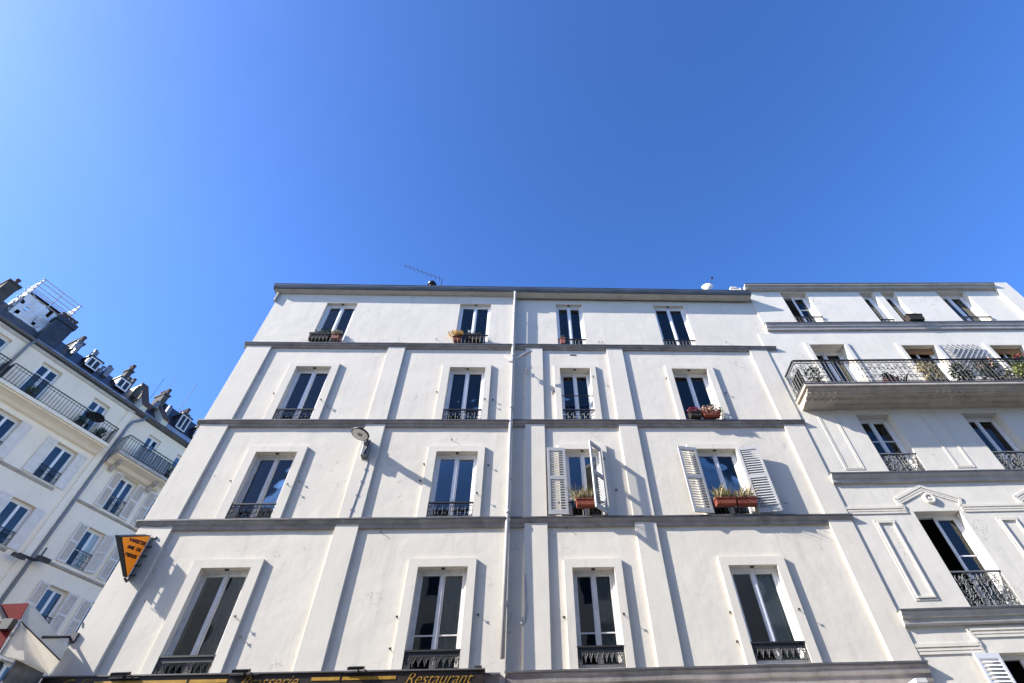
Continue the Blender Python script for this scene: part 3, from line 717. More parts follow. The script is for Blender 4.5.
# ================================================================== ROOF THINGS
ant = empty('antenna', (-2.80, -.05, GT + EYE), label='thin tilted television antenna rod above the gutter', cat='antenna')
b = MB(); b.tube([(-2.80, -.05, GT + EYE - .1), (-2.80, -.05, 15.18 + EYE)], .013, 6); at(ant, b, 'mast', 'iron')
b = MB(); b.tube([(-4.20, -.05, 15.98 + EYE), (-2.84, -.05, 15.20 + EYE)], .010, 5)
for i in range(9):
    t = i / 8; p = Vector((-4.15 + 1.25 * t, -.05, 15.95 - .72 * t + EYE)); b.tube([p - Vector((0, .12, 0)), p + Vector((0, .12, 0))], .005, 4)
at(ant, b, 'boom', 'iron')
b = MB(); b.lathe([(.09, 14.4 + EYE), (.09, 14.88 + EYE), (.14, 14.90 + EYE), (.15, 14.97 + EYE), (.11, 15.05 + EYE), (.03, 15.10 + EYE)], (-3.12, .02, 0), 16)
tag(b.build('roof_vent', 'black'), 'round black vent cowl on the roof edge beside the antenna', 'roof vent')
ds = empty('satellite_dish', (6.25, -.02, GT + EYE), label='round pale satellite dish above the right end of the gutter', cat='satellite dish')
b = MB(); P = [(.02, .05), (.08, .045), (.15, .02), (.20, -.03), (.205, -.035), (.15, .01), (.08, .033), (.02, .04)]
b.lathe(P, (0, 0, 0), 24); Rm = Matrix.Rotation(math.radians(80), 4, 'X') @ Matrix.Rotation(math.radians(-15), 4, 'Y')
b.v = [tuple(Rm @ Vector(v) + Vector((6.31, .0, 15.10 + EYE))) for v in b.v]; at(ds, b, 'reflector', 'dish', smooth=True)
b = MB(); b.tube([(6.25, .05, 14.4 + EYE), (6.31, .05, 15.02 + EYE)], .018, 6); b.tube([(6.31, -.02, 14.90 + EYE), (6.42, -.28, 15.16 + EYE)], .008, 5); b.box(6.39, 6.45, -.32, -.26, 15.14 + EYE, 15.19 + EYE); at(ds, b, 'mount', 'iron')
b = MB(); b.box(7.14, 7.45, -.02, .7, 14.3 + EYE, 14.99 + EYE); b.box(7.08, 7.30, -.04, .72, 14.95 + EYE, 15.02 + EYE)
tag(b.build('parapet', 'cool_trim', bevel=.01), 'small white parapet block where the two roofs meet', 'parapet')

# ================================================================== POTS AND PLANTS ON THE WHITE BUILDING
def planter(name, loc, w, d, h, m, label, cat='flower box', group=None, rim=True):
    o = empty(name, loc, label=label, cat=cat, group=group)
    b = MB(); v = [(-w / 2 * .92, -d / 2 * .9, 0), (w / 2 * .92, -d / 2 * .9, 0), (w / 2 * .92, d / 2 * .9, 0), (-w / 2 * .92, d / 2 * .9, 0), (-w / 2, -d / 2, h), (w / 2, -d / 2, h), (w / 2, d / 2, h), (-w / 2, d / 2, h)]
    b.add(v, [(0, 3, 2, 1), (4, 5, 6, 7), (0, 1, 5, 4), (1, 2, 6, 5), (2, 3, 7, 6), (3, 0, 4, 7)])
    if rim: b.box(-w / 2 - .012, w / 2 + .012, -d / 2 - .012, d / 2 + .012, h - .03, h + .005)
    b.build('box', m, o, bevel=.006); return o
yb = -.17
o = planter('flower_box', (1.36, yb, 6.42 + EYE), .42, .18, .15, 'terracotta', 'single terracotta flower box with dry grass beside a wide open shutter', group='terracotta flower boxes'); b = MB()
blades(b, (-.05, 0, .13), (.17, .06), .42, 150, .010, 1); b.build('foliage', 'leaf_dry', o); b = MB(); leaves(b, (-.02, 0, .22), (.2, .09, .1), 70, .022, seed=2); b.build('foliage', 'leaf', o)
o = planter('flower_box', (4.48, yb, 6.42 + EYE), .46, .18, .15, 'terracotta', 'left terracotta flower box of the pair, leafy green yellow plant', group='terracotta flower boxes'); b = MB()
blades(b, (0, 0, .13), (.18, .06), .42, 110, .012, 3); b.build('foliage', 'leaf_dry', o); b = MB(); leaves(b, (0, 0, .28), (.22, .09, .17), 220, .024, seed=4); b.build('foliage', 'leaf_lime', o)
o = planter('flower_box', (4.96, yb, 6.42 + EYE), .46, .18, .15, 'terracotta', 'right terracotta flower box of the pair, pale dried heads', group='terracotta flower boxes'); b = MB()
blades(b, (0, 0, .13), (.19, .06), .40, 150, .010, 5); b.build('foliage', 'leaf_dry', o); b = MB(); leaves(b, (0, 0, .27), (.2, .09, .09), 80, .018, seed=6); b.build('flower', 'petal_pink', o)
# 2nd row, right-hand window
o = planter('flower_pot', (4.42, -.13, 9.0 + EYE), .30, .17, .14, 'wood_dark', 'dark pot of magenta flowers behind the window guard', 'flower pot'); b = MB(); leaves(b, (0, -.03, .20), (.19, .09, .15), 200, .028, seed=7, elong=.9); b.build('flower', 'petal_magenta', o)
o = planter('flower_box', (4.84, -.15, 9.0 + EYE), .46, .17, .12, 'terracotta', 'flower box with pale pink blooms beside the magenta flowers'); b = MB(); leaves(b, (-.05, -.07, .18), (.27, .10, .15), 190, .03, seed=8, elong=.8); b.build('flower', 'petal_pink', o)
b = MB(); leaves(b, (.08, -.02, .24), (.28, .09, .18), 170, .026, seed=9); b.build('foliage', 'leaf_dark', o)
# top row
o = planter('flower_box', (-5.93, -.125, 11.88 + EYE), .56, .18, .26, 'wood_dark', 'dark wooden window box at the upper left corner window'); b = MB(); leaves(b, (.12, -.03, .34), (.30, .09, .14), 130, .028, seed=10); b.build('foliage', 'leaf_dark', o)
b = MB(); blades(b, (.0, 0, .3), (.2, .05), .24, 14, .008, 11); b.build('stem', 'leaf_dry', o)
o = planter('flower_pot', (-5.45, -.125, 11.90 + EYE), .22, .2, .18, 'brick_red', 'faded red pot with dusty plant beside the dark window box', 'flower pot'); b = MB(); leaves(b, (-.02, -.05, .25), (.18, .09, .16), 150, .026, seed=12); b.build('foliage', 'leaf_dry', o)
o = planter('flower_pot', (-1.97, -.125, 11.88 + EYE), .24, .18, .16, 'terracotta', 'orange pot with bright yellow flowers at the window sill', 'flower pot'); b = MB(); leaves(b, (-.05, -.08, .26), (.25, .12, .14), 260, .035, seed=13, elong=.9); b.build('flower', 'petal_yellow', o)
o = planter('flower_box', (-1.52, -.125, 11.90 + EYE), .44, .18, .26, 'wood_dark', 'dark window box beside the yellow flowers'); b = MB(); leaves(b, (0, 0, .36), (.22, .09, .07), 60, .022, seed=14); b.build('foliage', 'leaf_dark', o)
b = MB(); b.tube([(-.13, 0, .3), (-.13, 0, .45)], .006, 4); leaves(b, (-.13, 0, .48), (.05, .04, .05), 12, .03, seed=15, elong=.8); b.build('flower', 'frame', o)
o = planter('flower_pot', (1.13, -.05, 11.90 + EYE), .15, .14, .22, 'brick_red', 'slim clay pot at the left of the narrow top window', 'flower pot'); b = MB(); leaves(b, (0, 0, .30), (.08, .06, .10), 50, .02, seed=16); b.build('foliage', 'leaf_dark', o)

# ================================================================== RIGHT BUILDING
rb = empty('apartment_building', (7.2, -.03, 0), math.radians(-1.28), label='ornate cool white building with long flowery balcony', cat='building')
RH = []
def rwin(x0, x1, z0, z1): RH.append((x0, x1, z0, z1)); return (x0, x1, z0, z1)
A_ = [rwin(1.50, 2.41, 12.90, 14.66), rwin(4.26, 4.75, 12.90, 14.66), rwin(5.02, 5.52, 12.90, 14.66), rwin(7.01, 8.02, 12.90, 14.66)]
B_ = [rwin(1.42, 2.50, 9.66, 11.93), rwin(4.25, 5.29, 9.66, 11.86), rwin(7.0, 8.05, 9.66, 11.83)]
C_ = [rwin(1.57, 2.50, 7.28, 9.17), rwin(4.46, 5.47, 7.28, 9.17), rwin(7.2, 8.2, 7.28, 9.17)]
D_ = [rwin(1.56, 2.63, 4.17, 6.29), rwin(4.40, 5.47, 4.17, 6.29), rwin(7.2, 8.2, 4.17, 6.29)]
E_ = [rwin(1.50, 2.60, 1.2, 3.38), rwin(4.40, 5.50, 1.2, 3.38)]
# the wall starts against the taller block; upper part is masked by it
wall(.04, 9.75, -EYE, 9.5, [h for h in RH if h[2] < 9], 0., .35).build('wall', 'cool', rb, EYE)
wall(.04, 9.75, 9.5, 12.5, [h for h in RH if 9 < h[2] < 12], 0., .35).build('wall', 'cool', rb, EYE)
wall(.37, 9.75, 12.5, 14.85, [h for h in RH if h[2] > 12], 0., .35).build('wall', 'cool', rb, EYE)
b = MB(); b.box(9.4, 9.75, .36, 9, -EYE, 14.62); b.box(.4, 9.4, 8.7, 9, -EYE, 14.62); b.build('side_wall', 'cool', rb, EYE)
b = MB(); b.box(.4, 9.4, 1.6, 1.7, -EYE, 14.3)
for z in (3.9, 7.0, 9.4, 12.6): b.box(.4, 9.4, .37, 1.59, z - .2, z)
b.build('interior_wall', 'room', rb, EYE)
b = MB(); b.prof([(-.002, 14.90), (-.20, 14.895), (-.20, 14.85), (-.14, 14.83), (-.12, 14.75), (-.03, 14.71), (-.002, 14.71)], .30, 9.16); b.build('cornice', 'string_pale', rb, EYE)
b = MB(); b.box(.30, 9.16, -.215, .35, 14.90, 14.93); b.build('gutter', 'lip', rb, EYE)
b = MB(); b.add([(.3, .3, 14.85), (9.7, .3, 14.85), (9.7, 4.5, 16), (.3, 4.5, 16), (.3, 9, 14.85), (9.7, 9, 14.85)], [(0, 1, 2, 3), (3, 2, 5, 4), (0, 3, 4), (1, 5, 2), (0, 4, 5, 1)]); b.build('roof', 'zinc', rb, EYE)
b = MB(); b.box(9.16, 9.75, -.12, -.002, 12.9, 15.05); b.box(9.16, 9.75, -.0, .9, 14.63, 15.05); b.build('party_wall_pier', 'cool_trim', rb, EYE)
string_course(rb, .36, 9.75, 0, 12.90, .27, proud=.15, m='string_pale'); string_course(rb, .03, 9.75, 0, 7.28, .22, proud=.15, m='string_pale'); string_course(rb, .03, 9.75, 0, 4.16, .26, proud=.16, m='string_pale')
def rw(h, **kw):
    k = dict(recess=.18, yf=0., gd='ornate', gz=h[2] + .62, fr='frame', gm='iron_grey', hooks=False); k.update(kw); yf = k.pop('yf')
    return window(rb, h[0], h[1], h[2], h[3], yf, **k)
rw(A_[0], gd='bars', gz=13.30, gy=-.03, transoms=(.6,), open_left=True, gm='iron'); rw(A_[1], gd='bars', gz=13.2, centre=False, gm='iron'); rw(A_[2], gd='bars', gz=13.15, centre=False, gm='iron'); rw(A_[3], gd='bars', gz=13.25, gy=-.03, gm='iron')
def rsur(h, w_=.12, t=.10, p=.045): return (h[0] - w_, h[1] + w_, h[3] + t, -p, 0., 'cool_trim')
rw(B_[0], gd=None, recess=.28, surround=rsur(B_[0]), transoms=(.45,)); rw(B_[1], gd=None, blind=True, recess=.2, surround=rsur(B_[1]), open_left=True); rw(B_[2], gd=None, blind=True, recess=.2, surround=rsur(B_[2]), open_left=True)
rw(C_[0], transoms=(.62,), recess=.22, curtain='curtain_grey', cur='right'); rw(C_[1], recess=.22, curtain='curtain', cur='right'); rw(C_[2], recess=.22)
rw(D_[0], transoms=(.55,), open_left=True, curtain='curtain_grey', cur='right', gz=4.92); rw(D_[1], gz=4.92); rw(D_[2], gz=4.92)
we = rw(E_[0], gd=None, open_left=True, gz=2.0); shutter(we, (1.50, -.05), 180 + 5, .50, 1.22, 3.36, m='frame', side=1)
we = rw(E_[1], gd=None, gz=2.0); shutter(we, (4.40, -.05), 180 + 5, .50, 1.22, 3.36, m='frame', side=1)
# raised wall panels
def panel(x0, x1, z0, z1, deep=False):
    def frame(a, c, d, e, w, p):
        F = [(a, d), (c, d), (c, e), (a, e)]; G = [(a + w, d + w), (c - w, d + w), (c - w, e - w), (a + w, e - w)]
        v = [(x, -p, z) for x, z in F] + [(x, -p, z) for x, z in G] + [(x, .001, z) for x, z in F] + [(x, .001, z) for x, z in G]
        f = []
        for i in range(4):
            j = (i + 1) % 4; f += [(i, j, 4 + j, 4 + i), (i, 8 + i, 8 + j, j), (4 + i, 4 + j, 12 + j, 12 + i)]
        return v, f
    b = MB(); b.add(*frame(x0, x1, z0, z1, .025, .012)); b.add(*frame(x0 + .045, x1 - .045, z0 + .045, z1 - .045, .035 if deep else .02, .030 if deep else .010))
    b.build('wall_panel', 'cool_trim', rb, EYE)
for x0, x1 in ((.52, 1.0), (3.29, 3.75), (6.16, 6.62)): panel(x0, x1, 7.43, 9.22)
for x0, x1 in ((.53, 1.01), (3.34, 3.82), (6.16, 6.64)): panel(x0, x1, 4.35, 6.10, True)
def moulding(pts, offs=(0, .075, .13), name='hood_moulding', r=(.030, .018, .022)):
    b = MB()
    for off, rr in zip(offs, r):
        P = [(x, z - off * 1.0) for x, z in pts]
        for (xa, za), (xb_, zb) in zip(P[:-1], P[1:]):
            d = Vector((xb_ - xa, 0, zb - za)).normalized(); n = Vector((-d.z, 0, d.x)) * rr
            q = [Vector((xa, 0, za)) - d * rr * .0, Vector((xb_, 0, zb)) + d * rr * .6]
            b.slab([q[0] + n, q[1] + n, q[1] - n, q[0] - n], (0, -.026 + off * .06, 0))
    b.build(name, 'cool_trim', rb, EYE)
for dx in (0, 2.84, 5.68):
    a = -.03 if dx == 0 else 0
    moulding([(.06 + dx if dx == 0 else .2 + dx, 6.40), (1.40 + dx, 6.40), (1.30 + dx, 6.60), (2.06 + dx, 6.93), (2.82 + dx, 6.60), (2.72 + dx, 6.40), (3.02 + dx, 6.40)])
    b = MB(); b.lathe([(.001, -.05), (.03, -.05), (.045, -.03), (.075, -.03), (.085, -.055), (.115, -.055), (.135, -.02), (.14, .001)], (2.10 + dx, 0, 6.60), 22, 'y'); b.build('rosette', 'cool_trim', rb, EYE, smooth=False)
moulding([(.06, 3.54), (1.30, 3.54), (1.22, 3.80), (2.95, 3.80), (2.87, 3.54), (4.2, 3.54), (4.12, 3.80), (5.9, 3.80)])
# balcony
b = MB(); bx0, bx1, pr = .15, 9.75, .70
b.box(bx0, bx1, -pr, -.002, 9.56, 9.66); sb = b.build('balcony', 'stone', rb, EYE, bevel=.008)
b = MB(); b.box(bx0 - .01, bx1, -pr - .012, -pr + .05, 9.645, 9.675); b.box(bx0 - .012, bx0 + .04, -pr + .05, -.01, 9.645, 9.675); b.build('flashing', 'lip', sb, EYE)
b = MB(); b.prof([(-.002, 9.558), (-pr + .05, 9.558), (-pr + .05, 9.52), (-pr + .10, 9.50), (-pr + .14, 9.44), (-.40, 9.42), (-.34, 9.36), (-.20, 9.37), (-.15, 9.35), (-.002, 9.34)], bx0 + .06, bx1)
for yy, zz, rr in ((-.60, 9.505, .028), (-.50, 9.425, .024), (-.34, 9.37, .025), (-.17, 9.36, .02)): b.tube([(bx0 + .05, yy, zz), (bx1, yy, zz)], rr, 8)
b.build('soffit_moulding', 'stone', sb, EYE)
for cx in (.62, 4.05, 7.2):
    b = MB(); b.prof([(-.003, 9.47), (-.58, 9.50), (-.59, 9.48), (-.52, 9.44), (-.40, 9.40), (-.25, 9.36), (-.14, 9.33), (-.003, 9.32)], cx - .42, cx + .42)
    for q in range(5):
        xx = cx - .34 + q * .17; b.lathe([(.01, -.60), (.045, -.58), (.06, -.50), (.05, -.42), (.01, -.38)], (xx, 0, 9.46), 10, 'y'); b.lathe([(.01, -.42), (.04, -.38), (.045, -.25), (.01, -.16)], (xx + .08, 0, 9.39), 10, 'y')
    b.build('console', 'stone', sb, EYE)
b = MB(); yr = -pr + .06; zt = 10.58; zb = 9.66
def rail_run(p, q):
    p = Vector(p); q = Vector(q); L = (q - p).length; d = (q - p) / L
    def at_(t, z): return p + d * t + Vector((0, 0, z))
    b.obox((p + q) / 2 + Vector((0, 0, zt)), d, d.cross(Vector((0, 0, 1))), (0, 0, 1), L / 2, .025, .014)
    for z in (zt - .11, zb + .12, zb + .04): b.tube([at_(0, z), at_(L, z)], .010, 5)
    n = int(L / .12); s = L / n
    for i in range(n + 1):
        b.tube([at_(i * s, zb), at_(i * s, zt - .01)], .0105, 4)
    for i in range(n):
        c = at_((i + .5) * s, zt - .062)
        b.tube([c + d * .035 * math.cos(a) + Vector((0, 0, .035 * math.sin(a))) for a in [k * math.pi / 4 for k in range(8)]], .007, 4, closed=True)
        c = at_((i + .5) * s, zb + .08)
        b.tube([c + d * .03 * math.cos(a) + Vector((0, 0, .03 * math.sin(a))) for a in [k * math.pi / 3 for k in range(6)]], .006, 4, closed=True)
        if (i // 7) % 3 != 1:
            for zc, r in ((zb + .30, .05), (zb + .45, .035), (zb + .60, .05), (zb + .72, .035)):
                if (i % 2) or r > .04: 
                    c = at_((i + .5) * s, zc); b.tube([c + d * r * math.cos(a) + Vector((0, 0, r * math.sin(a))) for a in [k * math.pi / 4 + i for k in range(7)]], .011, 4)
rail_run((bx0 + .05, yr, 0), (bx1, yr, 0)); rail_run((bx0 + .05, -.02, 0), (bx0 + .05, yr, 0))
b.build('balcony_railing', 'iron', sb, EYE)
# glass divider at the end of the balcony
b = MB(); b.box(.30, .315, -.55, -.05, 9.70, 10.35); b.build('screen', 'glass', sb, EYE)
# far-right neighbour roof
b = MB(); b.box(9.8, 22, .3, 10, -EYE, 14.7); nb_ = b.build('building', 'brick_stack', None, EYE); nb_.location = (7.2, -.03, 0); nb_.rotation_euler = (0, 0, math.radians(-1.28))
tag(nb_, 'brown grey building peeping out behind the far right roof edge', 'building')

# balcony furniture (placed in the right building's frame)
Rr = Matrix.Translation((7.2, -.03, 0)) @ Matrix.Rotation(math.radians(-1.28), 4, 'Z')
def rp_(x, y, z): return tuple(Rr @ Vector((x, y, z + EYE)))
def pot(u, y, w, h, m, label, fol, seed, cat='potted plant', flowers=None, group='potted plants on the long balcony', r=.25, fh=.3, n=160, pos=None):
    o = planter('potted_plant', rp_(u, y, 9.665), w, w * .8, h, m, label, cat, group)
    b = MB(); b.tube([(0, 0, h * .8), (.01, .01, h + fh)], .012, 5)
    for k in range(5): b.tube([(0, 0, h + fh * .3), (random.Random(seed + k).uniform(-r, r) * .8, random.Random(seed - k).uniform(-.1, .1), h + fh * 1.1)], .006, 4)
    b.build('stem', 'wood_dark', o)
    b = MB(); leaves(b, (0, -.04, h + fh), (r * 1.15, r * .75, fh * 1.15), int(n * 1.8), .045, seed=seed); b.build('foliage', fol, o)
    if flowers: b = MB(); leaves(b, (0, -.12, h + fh * 1.3), (r, r * .6, fh * .7), n // 2, .045, seed=seed + 50, elong=.9); b.build('flower', flowers, o)
    return o
pot(.75, -.38, .26, .24, 'brick_red', 'clay pot with thin dark foliage at the left end of the long balcony', 'leaf_dark', 101, r=.22, fh=.35, n=70)
pot(2.72, -.45, .34, .30, 'brick_red', 'squat faded red planter box with few leaves on the long balcony', 'leaf_dark', 102, r=.12, fh=.12, n=26)
pot(4.05, -.40, .24, .26, 'wood_dark', 'straggly bush left of the middle balcony door', 'leaf_dry', 103, r=.26, fh=.40, n=170)
pot(4.9, -.42, .22, .22, 'terracotta', 'dark twiggy plant in front of the middle balcony door', 'leaf_dark', 104, r=.26, fh=.36, n=170)
pot(5.75, -.42, .26, .24, 'terracotta', 'rust tinted plant beside the wall trellis', 'leaf_dark', 105, flowers='petal_pink', r=.28, fh=.42, n=190)
pot(6.55, -.42, .3, .22, 'wood_dark', 'bushy grey green plant below the lattice trellis', 'leaf_lime', 106, r=.42, fh=.26, n=240)
pot(6.85, -.45, .26, .26, 'terracotta', 'tall plant with bright red flowers at the balcony rail', 'leaf', 107, flowers='petal_red', r=.22, fh=.48, n=200)
pot(7.35, -.42, .26, .22, 'terracotta', 'round lime green shrub on the long balcony', 'leaf_lime', 108, r=.30, fh=.22, n=260)
pot(7.75, -.42, .26, .22, 'brick_red', 'deep red leaved plant near the right frame edge', 'leaf_dark', 109, flowers='petal_magenta', r=.25, fh=.42, n=190)
o = empty('trellis', rp_(5.5, -.06, 10.7), math.radians(-1.28), label='grey lattice trellis on the wall between the two balcony doors', cat='trellis')
b = MB(); W_, H_ = 1.12, 1.15
for i in range(-8, 10):
    for sgn in (1, -1):
        pts = []
        x = i * .16
        xa, za, xb_, zb_ = (x, 0, x + H_, H_) if sgn > 0 else (x + H_, 0, x, H_)
        def clip(xa, za, xb_, zb_):
            t0, t1 = 0., 1.; dx = xb_ - xa
            for lo, s in ((0, 1), (W_, -1)):
                num = (lo - xa) * s; den = dx * s
                if den > 0: t0 = max(t0, num / den)
                elif den < 0: t1 = min(t1, num / den)
            return t0, t1
        t0, t1 = clip(xa, za, xb_, zb_)
        if t1 - t0 > .05:
            P0_ = (xa + (xb_ - xa) * t0, (-.012 if sgn > 0 else 0), za + (zb_ - za) * t0); P1_ = (xa + (xb_ - xa) * t1, (-.012 if sgn > 0 else 0), za + (zb_ - za) * t1)
            b.tube([P0_, P1_], .013, 4)
b.build('lattice', 'grey_paint', o)
o = empty('folding_chair', rp_(3.15, -.3, 9.665), math.radians(-20), label='dark slatted folding chair leaning on the long balcony', cat='chair')
b = MB()
for i in range(5): b.obox((-.18 + i * .09, 0, .32 + i * .03), (1, 0, 0), (0, 1, 0), (.35, 0, .94), .018, .16, .012)
b.build('seat', 'wood_dark', o)
for s in (-1, 1): b = MB(); b.tube([(-.2, .17 * s, .02), (.22, .17 * s, .48)], .014, 5); b.tube([(.2, .15 * s, .0), (-.2, .15 * s, .62)], .014, 5); b.build('leg', 'iron', o)
# satellite-like window box on the top floor narrow window
o = planter('flower_box', rp_(5.30, -.12, 12.92), .52, .2, .26, 'wood_dark', 'dark window box below the narrow top window of the ornate building'); b = MB(); leaves(b, (.05, 0, .3), (.25, .09, .06), 60, .025, seed=21); b.build('foliage', 'leaf_dark', o)

# ================================================================== LEFT BUILDING (across the side street)
HL = 28.; psi = math.radians(63.27)
OL = Vector((0, -10.5, 0)) - Vector((math.sin(psi), -math.cos(psi), 0)) * HL
lb = empty('apartment_building', (OL.x, OL.y, 0), psi, label='pale grey corner block with slate mansard and shuttered windows', cat='building')
LH = []
def lwn(x0, x1, z0, z1): LH.append((x0, x1, z0, z1)); return (x0, x1, z0, z1)
ZG = 19.42
Acol = [(.9, 1.9), (3.55, 4.6), (6.16, 7.12), (8.72, 9.66)]
Adoor = [lwn(.95, 1.85, 16.98, 19.0), lwn(3.75, 4.70, 16.98, 19.05), lwn(6.12, 7.02, 16.98, 19.05), lwn(8.72, 9.56, 16.98, 18.95)]
Arow = [[lwn(a, c, zb, zt) for a, c in Acol] for zb, zt in ((14.45, 16.22), (11.60, 13.38), (8.8, 10.6), (6.0, 7.8), (3.2, 5.0))]
Bdoor = [lwn(11.85, 12.58, 16.98, 18.95), lwn(13.65, 14.08, 18.1, 18.88), lwn(15.6, 16.3, 16.98, 18.95)]
Bcol = [(11.93, 12.75), (13.83, 14.65), (15.8, 16.6)]
Brow = [[lwn(a, c, zb, zt) for a, c in Bcol] for zb, zt in ((14.58, 16.42), (11.90, 13.66), (9.2, 11.02), (6.4, 8.2), (3.6, 5.4))]
wall(-3, 10.60, -EYE, ZG, [h for h in LH if h[1] < 10.6], 0, .35).build('wall', 'grey_plaster', lb, EYE)
wall(10.60, 20, -EYE, ZG, [h for h in LH if h[0] > 10.6], .05, .35).build('wall', 'grey_plaster', lb, EYE)
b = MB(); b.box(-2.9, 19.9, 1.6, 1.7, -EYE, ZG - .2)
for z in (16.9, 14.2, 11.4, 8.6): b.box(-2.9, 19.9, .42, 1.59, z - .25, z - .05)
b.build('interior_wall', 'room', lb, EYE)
b = MB(); b.box(-3, -2.65, .42, 12, -EYE, ZG); b.box(19.65, 20, .42, 12, -EYE, ZG); b.box(-2.6, 19.6, 11.7, 12, -EYE, ZG); b.build('side_wall', 'grey_plaster', lb, EYE)
# eaves
b = MB(); b.prof([(.3, 19.60), (-.22, 19.60), (-.24, 19.56), (-.18, 19.50), (-.04, 19.46), (.3, 19.42)], -3, 20); b.build('gutter', 'gutter', lb, EYE)
b = MB(); b.prof([(.0, 19.419), (-.10, 19.415), (-.04, 19.30), (.0, 19.28)], -3, 10.6); b.build('cornice', 'soffit', lb, EYE)
# pipes and angle pilaster
b = MB(); b.box(10.30, 10.60, -.07, -.001, -EYE, 19.28); b.build('pilaster', 'grey_plaster', lb, EYE)
b = MB(); b.tube([(11.15, -.2, 19.5), (11.05, -.18, 19.2), (10.78, -.12, 18.9), (10.70, -.10, 18.6), (10.70, -.10, 0)], .07, 10); b.tube([(5.25, -.22, 19.5), (5.22, -.10, 19.2), (5.22, -.10, 17.0)], .055, 8)
b.build('drainpipe', 'pipe_dark', lb, EYE, smooth=True)
for z in (14.37, 11.55, 8.7, 5.9):
    MB().prof([(.001, z), (-.09, z - .01), (-.09, z - .06), (-.03, z - .12), (.001, z - .14)], -3, 9.75).build('string_course', 'stone', lb, EYE)
for z in (14.46, 11.76, 9.05, 6.3):
    MB().prof([(.051, z), (-.05, z - .01), (-.05, z - .05), (.0, z - .10), (.051, z - .12)], 10.8, 20).build('string_course', 'stone', lb, EYE)
def lw_(h, y=0., **kw):
    k = dict(recess=.20, gd='scroll', gz=h[2] + .6, gm='iron', sill=True, transoms=(), hooks=False); k.update(kw); return window(lb, h[0], h[1], h[2], h[3], y, **k)
rnd = random.Random(11)
for h in Adoor: lw_(h, gd=None, transoms=(.72,), recess=.15)
for ri, row in enumerate(Arow):
    for h in row:
        w = lw_(h, gd='scroll' if ri < 2 else 'bars')
        shutter(w, (h[0] - .01, -.035), 180, .43, h[2], h[3], m='shutter_l', louv=False); shutter(w, (h[1] + .01, -.035), 0, .42, h[2], h[3], m='shutter_l', louv=False)
for h in (Bdoor[0], Bdoor[2]): lw_(h, .05, gd=None, recess=.12)
lw_(Bdoor[1], .05, gd=None, centre=False, sill=False, recess=.12)
for ri, row in enumerate(Brow):
    for ci, h in enumerate(row):
        w = lw_(h, .05, gd='scroll', gz=h[2] + .75, transoms=(.45,), curtain='curtain' if (ri + ci) % 3 == 1 else None, cur='right')
        shutter(w, (h[0] - .01, .01), 180, .40, h[2], h[3], m='shutter_l'); 
        shutter(w, (h[1] + .01, .01), 0 if (ri, ci) != (1, 0) else -38, .44, h[2], h[3], m='shutter_l', side=-1)
# balconies
def lbalc(x0, x1, pr, name_c=None, canvas=False):
    b = MB(); b.box(x0, x1, -pr, .0, 16.80, 16.95); s = b.build('balcony', 'grey_plaster' if not canvas else 'stone', lb, EYE)
    b = MB(); b.prof([(-.001, 16.80), (-pr + .08, 16.80), (-pr + .08, 16.74), (-pr + .2, 16.70), (-.25, 16.62), (-.12, 16.5), (-.001, 16.45)], x0 + .04, x1 - .04); b.build('soffit_moulding', 'grey_plaster', s, EYE)
    b = MB(); y = -pr + .05; zt = 17.88
    def run(p, q, n):
        p = Vector(p); q = Vector(q)
        b.tube([p + Vector((0, 0, zt)), q + Vector((0, 0, zt))], .025, 5); b.tube([p + Vector((0, 0, zt - .14)), q + Vector((0, 0, zt - .14))], .012, 4); b.tube([p + Vector((0, 0, 17.03)), q + Vector((0, 0, 17.03))], .012, 4)
        for i in range(n + 1): c = p + (q - p) * i / n; b.tube([c + Vector((0, 0, 16.95)), c + Vector((0, 0, zt))], .012, 4)
    run((x0 + .05, y, 0), (x1 - .05, y, 0), int((x1 - x0) / .14)); run((x0 + .05, y, 0), (x0 + .05, -.02, 0), 5); run((x1 - .05, y, 0), (x1 - .05, -.02, 0), 5)
    b.build('balcony_railing', 'iron', s, EYE)
    if canvas:
        b = MB(); n = 8
        for i in range(n): xa = x0 + .75 + i * (x1 - x0 - 1.2) / n; b.box(xa, xa + (x1 - x0 - 1.2) / n - .035, y + .03, y + .045, 17.0, zt - .10)
        b.build('canvas_screen', 'canvas', s, EYE)
        for xx in (x0 + .35, x1 - .6): b = MB(); b.prof([(-.001, 16.79), (-.5, 16.69), (-.42, 16.55), (-.2, 16.45), (-.001, 16.2)], xx, xx + .2); b.build('console', 'stone', s, EYE)
    return s
lbalc(5.25, 10.30, .60); lbalc(-2.9, 5.15, .60); lbalc(10.78, 13.75, .70, canvas=True)
# mansard roof
b = MB()
def mans(x0, x1, zt, back=2.4): b.add([(x0, .12, 19.58), (x1, .12, 19.58), (x1, back, zt), (x0, back, zt), (x0, 9, zt + .8), (x1, 9, zt + .8), (x0, 12, 19.58), (x1, 12, 19.58)], [(0, 1, 2, 3), (3, 2, 5, 4), (4, 5, 7, 6), (0, 3, 4, 6), (1, 7, 5, 2)])
mans(-3, 12.3, 21.9, 2.1); mans(12.32, 20, 22.2, 1.7)
b.build('roof', 'slate', lb, EYE)
b = MB(); b.add([(5.4, -.05, 19.62), (12.0, -.05, 19.62), (12.0, .62, 20.25), (5.4, .62, 20.25)], [(0, 1, 2, 3)]); b.add([(12.4, -.05, 19.62), (19.9, -.05, 19.62), (19.9, .5, 20.35), (12.4, .5, 20.35)], [(0, 1, 2, 3)]); b.build('roof_flashing', 'zinc', lb, EYE)
